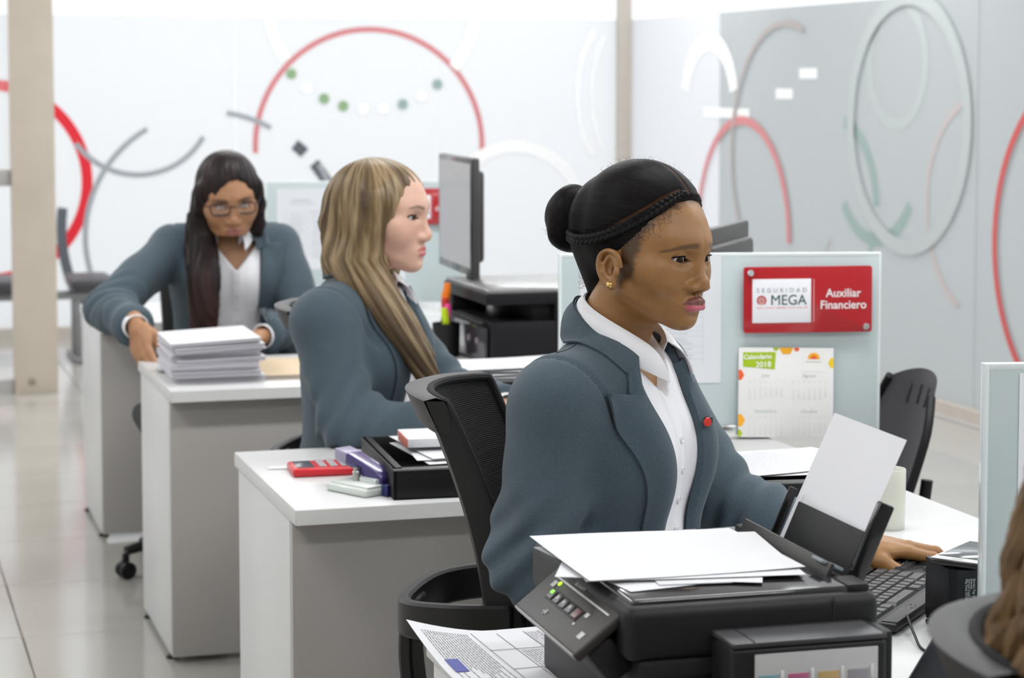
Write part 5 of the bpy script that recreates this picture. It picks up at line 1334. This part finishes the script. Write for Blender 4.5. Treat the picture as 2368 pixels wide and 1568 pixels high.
# ---- keyboard
def keyboard():
    t = thing('keyboard', 'black computer keyboard under the hand of the woman in front', 'keyboard'); place(t, zrot(1.425, 2.795, DT, 45))
    b = MB(); b.prism([(-.222, -.082), (.222, -.082), (.222, .076), (-.222, .076)], .004, .016, bev=.004); b.box((0, .05, .010), (.40, .03, .012), .003); obj('case', b, DGREY, t)
    km = MB(); km.prism([(-.0088, -.0085), (.0088, -.0085), (.0088, .0085), (-.0088, .0085)], 0, .004); kme = km.mesh('key')
    for v in kme.vertices:
        if v.co.z > .003: v.co.x *= .80; v.co.y *= .80
    kme.materials.append(mat('key_black', (.030, .030, .031), .42))
    def key(x, y, sx=1): o = obj('key', kme, None, t, (x, y, .0165)); o.scale = (sx, 1, 1); return o
    rows = [(.058, [1] * 15, 0), (.034, [1] * 13 + [2], 0), (.015, [1.5] + [1] * 12 + [1.5], 0), (-.004, [1.75] + [1] * 11 + [2.25], 0), (-.023, [2.25] + [1] * 10 + [2.75], 0), (-.042, [1.4, 1.2, 1.3, 5.6, 1.3, 1.2, 1.3, 1.4], 0)]
    lg = MB(); rs = np.random.RandomState(2)
    for y, ws, _ in rows:
        x = -.206
        for w in ws:
            key(x + w * .0095, y, w * .98); lg.box((x + w * .0095 - .002, y + .003, .0209), (.0028, .0025, .0003)); x += .019 * w
        for k in range(3 if y < .05 else 3):
            if y in (.034, .015, -.023, -.042) or y > .05:
                if y == -.023 and k != 1: continue
                key(.100 + .019 * k, y); lg.box((.100 + .019 * k - .002, y + .003, .0209), (.003, .0025, .0003))
        for k in range(4):
            key(.161 + .0185 * k, y, .97); lg.box((.161 + .0185 * k - .002, y + .003, .0209), (.0028, .0025, .0003))
    obj('key_legends', lg, mat('key_legend', (.28, .28, .28), .5), t)
    obj('palm_strip', MB().box((0, -.070, .0165), (.43, .022, .002), .0008), mat('palm_strip_grey', (.028, .028, .029), .5, bump=.15, bscale=900), t)
    e = obj('oval_badge', MB().lathe([(.0105, 0), (.0115, .0006), (.0125, 0)], 28, M=Matrix.Translation((-.12, -.070, .0176)) @ Matrix.Diagonal((1, .62, 1, 1))), BLACK_GLOSS, t)
keyboard()
sheet('paper_sheet', 1.30, 2.86, DT + .0008, 63, .21, .297, 'white sheet lying on the desk under the keyboard edge', m=PAPER2)
# ---- black box with rating label, phone on top
def blackbox():
    t = thing('mini_computer', 'black box with a white printed label under the smartphone', 'computer'); place(t, zrot(1.388, 2.552, DT, -7))
    obj('case', MB().box((.075, .042, .049), (.150, .084, .086), .003), BLACK_GLOSS, t); obj('base', MB().box((.075, .042, .003), (.150, .084, .006), .001), BLACK, t)
    obj('end_cap', MB().box((.006, .042, .052), (.0135, .086, .082), .002), BLACK, t)
    obj('stand_fin', MB().box((.001, .012, .018), (.003, .006, .046), .001, rot=(R(14), 0, 0)), mat('grey_fin', (.2, .2, .2), .4), t)
    lab = obj('rating_label', MB().box((.030, -.0004, .050), (.017, .0006, .062), .0003), mat('label_black', (.018, .018, .02), .35), t)
    WL = mat('label_white', (.62, .64, .66), .5)
    for k, s_ in enumerate(('Service Tag  62LDX1Z', 'Express', 'Service Code 11040766502', 'Mfg Date 20120718')):
        text('lettering', s_, .0044, WL, lab, (.0355 - .0036 * k, -.0009, .079), (R(90), R(90), 0), align='LEFT', ext=.0001, bold=.00004)
blackbox()
def phone():
    t = thing('smartphone', 'dark smartphone with a white bezel lying on the black box', 'phone'); place(t, zrot(1.452, 2.593, .776, 38))
    obj('body', MB().box((0, 0, .0042), (.145, .076, .0084), .0035, seg=3), mat('phone_dark_case', (.035, .036, .032), .18, .4), t)
    obj('bezel', MB().box((0, 0, .0086), (.141, .072, .0008), .0003), mat('phone_white', (.72, .74, .74), .3), t)
    obj('screen', MB().box((.0, 0, .0091), (.108, .066, .0004), .0001), mat('phone_screen', (.10, .12, .13), .12), t)
    obj('button', MB().box((-.062, 0, .0090), (.006, .016, .0006), .0002), mat('phone_silver', (.5, .5, .5), .3), t)
phone()
o = obj('dark_wedge_device', MB().prism([(-.012, 0), (.05, 0), (.05, .06), (.012, .06)], -.03, .03, M=zrot(1.47, 2.66, .682, 0) @ Matrix.Rotation(PI / 2, 4, 'X'), bev=.003), DGREY); tag(o, 'small dark wedge-shaped device behind the smartphone', 'device')  # plain dark wedge, kind of device unknown
o = obj('desk_stand', MB().prism([(-.035, 0), (.05, 0), (.05, .085), (.012, .085)], -.035, .035, M=zrot(1.232, 2.31, .682, -35) @ Matrix.Rotation(PI / 2, 4, 'X'), bev=.004), mat('blue_grey_dark_plastic', (.050, .054, .062), .4)); tag(o, 'blurred dark grey wedge-shaped stand at the lower right', 'stand')
z = DT + .002
tag(obj('black_cable', MB().tube(spline([(1.352, 2.60, z + .02), (1.335, 2.545, z + .008), (1.325, 2.50, z), (1.345, 2.46, z), (1.40, 2.40, z), (1.46, 2.36, z)], 10), .0019, 8), BLACK), 'black cable running from the black box across the white desk', 'cable')
tag(obj('grey_cable', MB().tube(spline([(1.375, 2.548, z), (1.35, 2.50, z), (1.352, 2.44, z), (1.39, 2.385, z), (1.45, 2.345, z)], 10), .0014, 8), mat('grey_cable', (.35, .36, .38), .4)), 'thin grey cable looping on the white desk below the black box', 'cable')
tag(obj('thin_cable', MB().tube(spline([(1.16, 2.28, z), (1.22, 2.22, z), (1.29, 2.19, z), (1.36, 2.17, z)], 8), .0012, 6), BLACK), 'thin black wire beside the printer at the bottom right', 'cable')
# ---- mug
t = thing('cream_cup', 'tall cream cylindrical cup behind the sheet in the feeder', 'cup', (1.640, 3.225, DT))
obj('cup_body', MB().lathe([(0, .001), (.026, .0), (.0275, .002), (.0285, .098), (.0275, .100), (.0262, .098), (.0250, .006), (0, .005)], 40), mat('cream_ceramic', (.70, .70, .62), .3, coat=.3), t)

# ---- calendar
def calendar():
    t = thing('wall_calendar', 'white calendar sheet for 2018 with coloured corners leaning on the partition', 'calendar')
    w, h = .200, .186; place(t, on(M3, .468, h / 2 + .003, .0098 + .014) @ Matrix.Rotation(R(-1.0), 4, 'Z') @ Matrix.Rotation(R(-5), 4, 'X'))
    obj('sheet', MB().box((0, 0, 0), (w, h, .0012), .0004), mat('calendar_paper', (.78, .77, .76), .5), t)
    GR = mat('calendar_green', (.36, .52, .005), .5); OR = mat('calendar_orange', (.86, .40, .01), .5); DO = mat('calendar_red_orange', (.80, .11, .02), .5); YE = mat('calendar_yellow', (.86, .60, .02), .5)
    g = obj('green_title_block', MB().prism([(-.091, .083), (-.022, .084), (-.024, .048), (-.091, .053)], .0006, .0010), GR, t)
    WT = mat('calendar_white_print', (.85, .86, .80), .5)
    text('lettering', 'Calendario', .0135, WT, g, (-.060, .0735, .0012), (0, 0, R(2)), bold=.0003); text('lettering', '2018', .0165, WT, g, (-.048, .0575, .0012), (0, 0, R(2)), bold=.0002)
    obj('logo_patch', MB().box((.056, .066, .0008), (.046, .044, .0004)), mat('calendar_logo_white', (.84, .83, .81), .5), t)
    s = MB(); s.prism([(.058 + .013 * math.cos(R(a)), .070 + .013 * math.sin(R(a))) for a in range(0, 181, 15)], .0010, .0014); obj('half_sun_logo', s, OR, t); s = MB(); s.prism([(.058 + .007 * math.cos(R(a)), .070 + .007 * math.sin(R(a))) for a in range(0, 181, 20)], .0012, .0016); obj('half_sun_logo', s, DO, t)
    obj('logo_line', MB().box((.058, .064, .0011), (.034, .0022, .0003)), mat('calendar_grey', (.55, .56, .53), .6), t)
    def hexa(x, y, r, m): b = MB(); b.prism([(min(max(x + r * math.cos(R(60 * k)), -w / 2), w / 2), min(max(y + r * math.sin(R(60 * k)), -h / 2), h / 2)) for k in range(6)], .0006, .0010); obj('hexagon_print', b, m, t)
    hexa(.0, h / 2, .0155, OR); hexa(-.022, h / 2, .007, GR); hexa(.022, h / 2 - .002, .006, DO); hexa(w / 2, .062, .012, YE); hexa(-w / 2, .036, .012, DO); hexa(-w / 2, -.058, .0145, OR); hexa(-w / 2, -.085, .009, GR)
    IK = mat('calendar_ink', (.62, .63, .61), .7); IG = mat('calendar_month_ink', (.46, .52, .46), .7)
    first = {'Julio': (0, 31), 'Agosto': (3, 31), 'Septiembre': (6, 30), 'Octubre': (1, 31), 'Noviembre': (4, 30), 'Diciembre': (6, 31)}
    for k, (mn, (d0, nd)) in enumerate(first.items()):
        cx = -.043 + .092 * (k % 2); cy = .035 - .074 * (k // 2)
        text('lettering', mn, .0100, IG, t, (cx, cy, .0008), None, ext=.0001)
        if k > 3: continue
        for i, c in enumerate('DLMMJVS'): text('lettering', c, .0058, IK, t, (cx + (i - 3) * .0112, cy - .013, .0008), None, ext=.0001)
        cols = ['' for _ in range(7)]
        for i in range(7):
            s_ = ''
            for r in range(6):
                d = r * 7 + i - d0 + 1; s_ += (str(d) if 1 <= d <= nd else ' ') + '\n'
            text('lettering', s_.rstrip('\n'), .0056, IK, t, (cx + (i - 3) * .0112, cy - .040, .0008), None, ext=.0001)
calendar()

# ---- monitors
def monitor(x, y, head, zb, w, h, label, logo=False, zs=DT):
    """screen faces heading"""
    t = thing('computer_monitor', label, 'monitor'); place(t, zrot(x, y, zs, head + 90))     # local -y faces the viewer side of the screen
    fz = zb - zs
    b = MB(); b.box((0, 0, fz + h / 2), (w, .022, h), .006); b.box((0, .020, fz + h / 2), (w * .8, .03, h * .78), .012); obj('housing', b, mat('monitor_charcoal', (.055, .053, .052), .42, bump=.1, bscale=700), t)
    obj('bezel', MB().box((0, -.0112, fz + h / 2), (w - .004, .003, h - .004), .001), BLACK_GLOSS, t)
    obj('screen', MB().box((0, -.0128, fz + h / 2 + .004), (w - .032, .001, h - .040)), mat('screen_grey_glare', (.36, .35, .36), .25, coat=.3), t)
    obj('stand_neck', MB().box((0, .040, (fz + h * .3) / 2), (.06, .03, fz + h * .3), .006), BLACK, t); obj('stand_base', MB().box((0, .03, .008), (.22, .17, .016), .006), BLACK, t)
    if logo:
        Lm = mat('logo_silver', (.16, .16, .165), .3, .3)
        lg = obj('oval_logo', MB().lathe([(.017, 0), (.0185, .0012), (.020, 0)], 32, M=Matrix.Translation((-w * .34, .0375 - .024, fz + h * .62)) @ rot_to((0, 0, 1), (0, 1, 0)) @ Matrix.Diagonal((.62, 1, 1, 1))), Lm, t)
    return t
mo = monitor(1.855, 4.48, 143, .785, .45, .315, 'dark grey monitor seen from behind above the partition', True)
monitor(1.640, 5.875, 176, .888, .46, .325, 'monitor with a grey glaring screen facing the blonde woman', False)
# ---- second printer: boxy laser machine
def laser():
    t = thing('laser_printer', 'large black laser printer below the grey-screened monitor', 'printer', (1.572, 5.372, DT))
    PBK = mat('laser_black', (.009, .009, .011), .5, spec=.25); L, D = .34, .42; hh = .192
    obj('lower_body', MB().box((L / 2 + .012, D / 2, .060), (L - .012, D - .004, .112), .005), PBK, t)
    obj('rear_body', MB().box((L / 2 + .07, D / 2 + .02, .13), (L - .14, D - .05, .08), .003), BLACK, t)
    obj('rear_post', MB().box((L - .075, .04, .132), (.15, .08, .07), .004), PBK, t); obj('rear_post', MB().box((.06, D - .03, .132), (.10, .06, .07), .004), PBK, t)
    obj('scanner_unit', MB().box((L / 2, D / 2, .176), (L, D, .032), .006), PBK, t)
    obj('scanner_lid', MB().box((L / 2 + .004, D / 2, .1955), (L - .004, D, .010), .004), mat('laser_lid_grey', (.20, .195, .195), .25, coat=.3), t)
    obj('front_cover', MB().box((.010, D * .42, .052), (.010, D * .70, .094), .004), mat('laser_cover', (.045, .038, .045), .22, coat=.4), t)
    for y in (.10, .18): obj('cover_button', MB().lathe([(0, .003), (.008, .003), (.009, 0)], 16, M=Matrix.Translation((.0045, y, .058)) @ rot_to((0, 0, 1), (-1, 0, 0))), mat('button_pinkish', (.35, .28, .32), .4), t)
    obj('output_lip', MB().band([(.0, .02, .112), (-.02, D / 2, .118), (.0, D - .03, .112)], (0, 0, .008), .02), BLACK, t)
laser()
# ---- pen cup with markers
t = thing('pen_cup', 'dark pen cup behind the blonde woman beside the laser printer', 'cup', (1.535, 5.63, DT)); obj('cup_body', MB().lathe([(0, .002), (.036, 0), (.038, .09), (.035, .09), (.034, .006), (0, .005)], 24), BLACK, t)
for k, (nm, c, dx, dy, hgt, tl) in enumerate((('orange', (.85, .20, .01), -.012, .012, .19, 6), ('orange', (.80, .16, .01), .010, .016, .165, -3), ('pink', (.85, .06, .30), -.010, -.012, .135, 5), ('lime', (.55, .75, .01), .004, -.016, .125, -6), ('red', (.5, .03, .03), .016, .0, .15, -8))):
    t = thing('highlighter_pen', ['taller orange highlighter standing in the dark pen cup', 'shorter orange highlighter standing in the dark pen cup', 'pink highlighter standing in the dark pen cup', 'lime green highlighter standing in the dark pen cup', 'dark red marker standing in the dark pen cup'][k], 'pen'); t.matrix_world = Matrix.Translation((1.535 + dx, 5.63 + dy, DT + .008)) @ Matrix.Rotation(R(tl), 4, 'Y')
    obj('barrel', MB().lathe([(0, 0), (.008, 0), (.009, hgt * .6), (0, hgt * .6)], 14), BLACK, t); obj('cap', MB().lathe([(0, hgt * .6), (.0105, hgt * .6), (.0105, hgt * .92), (.008, hgt), (0, hgt)], 14), mat(nm + '_cap', c, .35), t)

# ---- letter trays
def letter_tray(x, y, a, w, d, h, label):
    t = thing('letter_tray', label, 'tray', group='black letter trays'); place(t, zrot(x, y, DT, a))
    obj('floor_plate', MB().box((0, 0, .003), (w, d, .006), .002), BLACK, t)
    for sx in (-1, 1): obj('side_wall', MB().box((sx * (w / 2 - .004), 0, h / 2), (.008, d, h), .002), BLACK, t); obj('rim', MB().box((sx * (w / 2 - .009), 0, h - .003), (.020, d, .006), .002), DGREY, t)
    obj('back_wall', MB().box((0, d / 2 - .004, h / 2), (w, .008, h), .002), BLACK, t)
    obj('front_wall', MB().box((0, -d / 2 + .004, h / 2), (w, .008, h), .002), BLACK, t); obj('front_rim', MB().box((0, -d / 2 + .008, h - .002), (w, .018, .004), .001), mat('tray_rim_sheen', (.20, .20, .20), .22), t)
    return t
letter_tray(1.082, 3.862, -4, .32, .36, .056, 'black letter tray full of papers beside the purple hole punch')
for k in range(3): sheet('paper_sheet', 1.09 + .004 * k, 3.875 + .012 * k, DT + .052 + .003 * k, (3, -6, 5)[k], .215, .25, ['lowest white sheet in the tray beside the hole punch', 'middle white sheet in the tray beside the hole punch', 'upper white sheet in the tray beside the hole punch'][k], amp=.004, seed=k, group='sheets in the black tray')
t = thing('paper_pad', 'small white pad with a red bound edge on the black tray', 'notepad'); place(t, zrot(1.060, 3.90, DT + .066, -5)); obj('pages', MB().box((0, 0, .008), (.16, .12, .016), .001), PAPER, t); obj('red_binding', MB().box((-.081, -.01, .008), (.003, .10, .0165), .0005), mat('pad_red', (.55, .16, .12), .6), t)
letter_tray(1.535, 3.46, -8, .27, .22, .062, 'black tray with papers on top, behind the sheet in the feeder')
for k in range(2):
    rs = np.random.RandomState(20 + k); t = thing('printed_form', ['printed sheet lying across the black tray below the calendar', 'upper printed sheet on the black tray below the calendar'][k], 'paper'); place(t, zrot(1.52 + .04 * k, 3.49 + .012 * k, DT + .066 + .003 * k, (-6, 10)[k]))
    obj('sheet', paper_sheet(.297, .21, .002, .003, k), PAPER, t); g = MB(); lines(g, -.13, .13, -.09, .09, 14, .0022, .0028, rs, .3); obj('print', g, GREYINK, t)
letter_tray(1.43, 4.865, -6, .30, .24, .055, 'black tray with a gold label under white papers in front of the laser printer')
tag(obj('gold_label', MB().box((1.47, 4.738, DT + .03), (.05, .001, .014), rot=(0, 0, R(-6))), mat('gold_label', (.50, .38, .16), .4)), 'small gold label on the front of a black tray', 'label')
for k in range(4): sheet('paper_sheet', 1.44 + .012 * k, 4.86 + .01 * k, DT + .058 + .006 * k, (-4, 2, -8, 3)[k], .30, .21, ['lowest white sheets on the tray before the laser printer', 'second white sheets on the tray before the laser printer', 'third white sheets on the tray before the laser printer', 'top white sheets on the tray before the laser printer'][k], amp=.003, seed=k, group='sheets before the laser printer')

# ---- calculator, correction stick, hole punch
t = thing('calculator', 'red pocket calculator lying on the white desk', 'calculator'); place(t, zrot(.858, 4.003, DT, -3) @ Matrix.Scale(1.38, 4))
obj('case', MB().box((0, 0, .006), (.105, .066, .012), .004, seg=3), mat('calculator_red', (.62, .02, .03), .3), t); obj('display', MB().box((-.034, 0, .0124), (.024, .05, .001), .0003), mat('lcd_dark', (.10, .10, .12), .2), t)
for i in range(4):
    for j in range(5): obj('key', MB().box((-.010 + .015 * i, -.022 + .011 * j, .0130), (.010, .008, .0025), .0008), mat('calc_key_grey', (.42, .38, .40), .4), t)
tag(obj('white_ruler', MB().box((.790, 4.068, DT + .0016), (.07, .022, .003), .001, rot=(0, 0, R(-4))), mat('translucent_white', (.72, .74, .75), .3)), 'short white ruler lying behind the red calculator', 'ruler')
def punch():
    t = thing('hole_punch', 'purple hole punch with a clear chip tray beside the black letter tray', 'hole punch'); place(t, zrot(.895, 3.80, DT, -62) @ Matrix.Scale(.76, 4))     # x along the punch, +x towards the hinge end
    CR = mat('cloudy_plastic', (.66, .70, .66), .3, coat=.3)
    b = MB(); b.box((-.005, -.016, .010), (.145, .125, .020), .007, seg=3); obj('chip_tray', b, CR, t); obj('tray_rim', MB().box((.0, -.016, .022), (.130, .108, .006), .002), mat('cloudy_plastic_light', (.74, .77, .74), .25), t)
    for y in (-.030, .030): obj('die_post', MB().lathe([(.010, .018), (.010, .046), (.0075, .048), (.0075, .058)], 18, M=Matrix.Translation((-.02, y, 0))), mat('zinc', (.45, .46, .43), .3, .8), t)
    br = MB(); br.box((.025, 0, .028), (.06, .07, .018), .003); obj('bracket', br, mat('pale_grey_metal', (.62, .66, .66), .3, .3), t)
    hd = MB(); hd.prism([(-.105, .092), (-.06, .084), (.045, .052), (.062, .040), (.064, .026), (.054, .016), (.040, .016), (-.03, .046), (-.105, .066)], -.024, .024, M=Matrix.Rotation(PI / 2, 4, 'X'), bev=.004); obj('lever', hd, mat('violet_plastic', (.045, .030, .145), .28, coat=.3), t)
    g = MB(); g.prism([(-.107, .093), (-.062, .085), (-.066, .056), (-.107, .065)], -.0245, .0245, M=Matrix.Rotation(PI / 2, 4, 'X'), bev=.003); obj('grip', g, mat('pale_violet_grip', (.34, .31, .42), .35), t)
    for y in (-.0245, .0245): obj('pivot_pin', MB().lathe([(0, .001), (.004, .001), (.004, 0)], 14, M=Matrix.Translation((.046, y, .030)) @ rot_to((0, 0, 1), (0, 1 if y > 0 else -1, 0))), CHROME, t)
    obj('paper_stop', MB().box((.083, -.020, .014), (.022, .026, .028), .002), mat('navy_plastic', (.014, .016, .11), .35), t)
punch()

# ---- pile of bound papers and folder on the third desk
rs = np.random.RandomState(8); z = DT
names = ['bottom bundle', 'second bundle from the bottom', 'third bundle from the bottom', 'middle bundle', 'third bundle from the top', 'second bundle from the top', 'top bundle']
for k in range(7):
    th = (.013, .012, .014, .012, .015, .012, .010)[k]; lift = .9 * k
    t = thing('paper_bundle', names[k] + ' in the pile of papers under the reaching hand', 'papers', group='bundles of paper in the pile'); t.matrix_world = Matrix.Translation((.862 + rs.uniform(-.008, .008), 5.43 + rs.uniform(-.012, .012), z + th / 2 + .0015)) @ Euler((R(rs.uniform(-.4, .4)), R(-.45 * k), R(rs.uniform(-3, 3)))).to_matrix().to_4x4()
    b = MB(); n = 7
    for j in range(n): b.box((rs.uniform(-.0035, .0035), rs.uniform(-.004, .004), -th / 2 + th * (j + .5) / n), (.216 + rs.uniform(0, .006), .297, th / n * .82))
    obj('pages', b, mat('page_edges', (.70, .69, .74), .8), t); obj('cover_sheet', MB().box((0, 0, th / 2 + .0004), (.222, .30, .0008)), PAPER, t)
    z += th + .0022
t = thing('manila_folder', 'tan folder lying flat to the right of the paper pile', 'folder'); place(t, zrot(1.075, 5.46, DT, -3)); obj('cover', MB().box((0, 0, .011), (.205, .33, .002), .0005), mat('manila', (.62, .48, .32), .6), t); obj('cover', MB().box((0, 0, .001), (.205, .33, .002), .0005), mat('manila'), t); obj('sheets', MB().box((.004, -.002, .006), (.19, .31, .008)), PAPER2, t)
tag(obj('crumpled_paper', MB().sphere((0, 0, 0), (.016, .022, .010), u=10, v=6), PAPER), 'small crumpled white paper left of the paper pile', 'paper').location = (.752, 5.52, DT + .010)
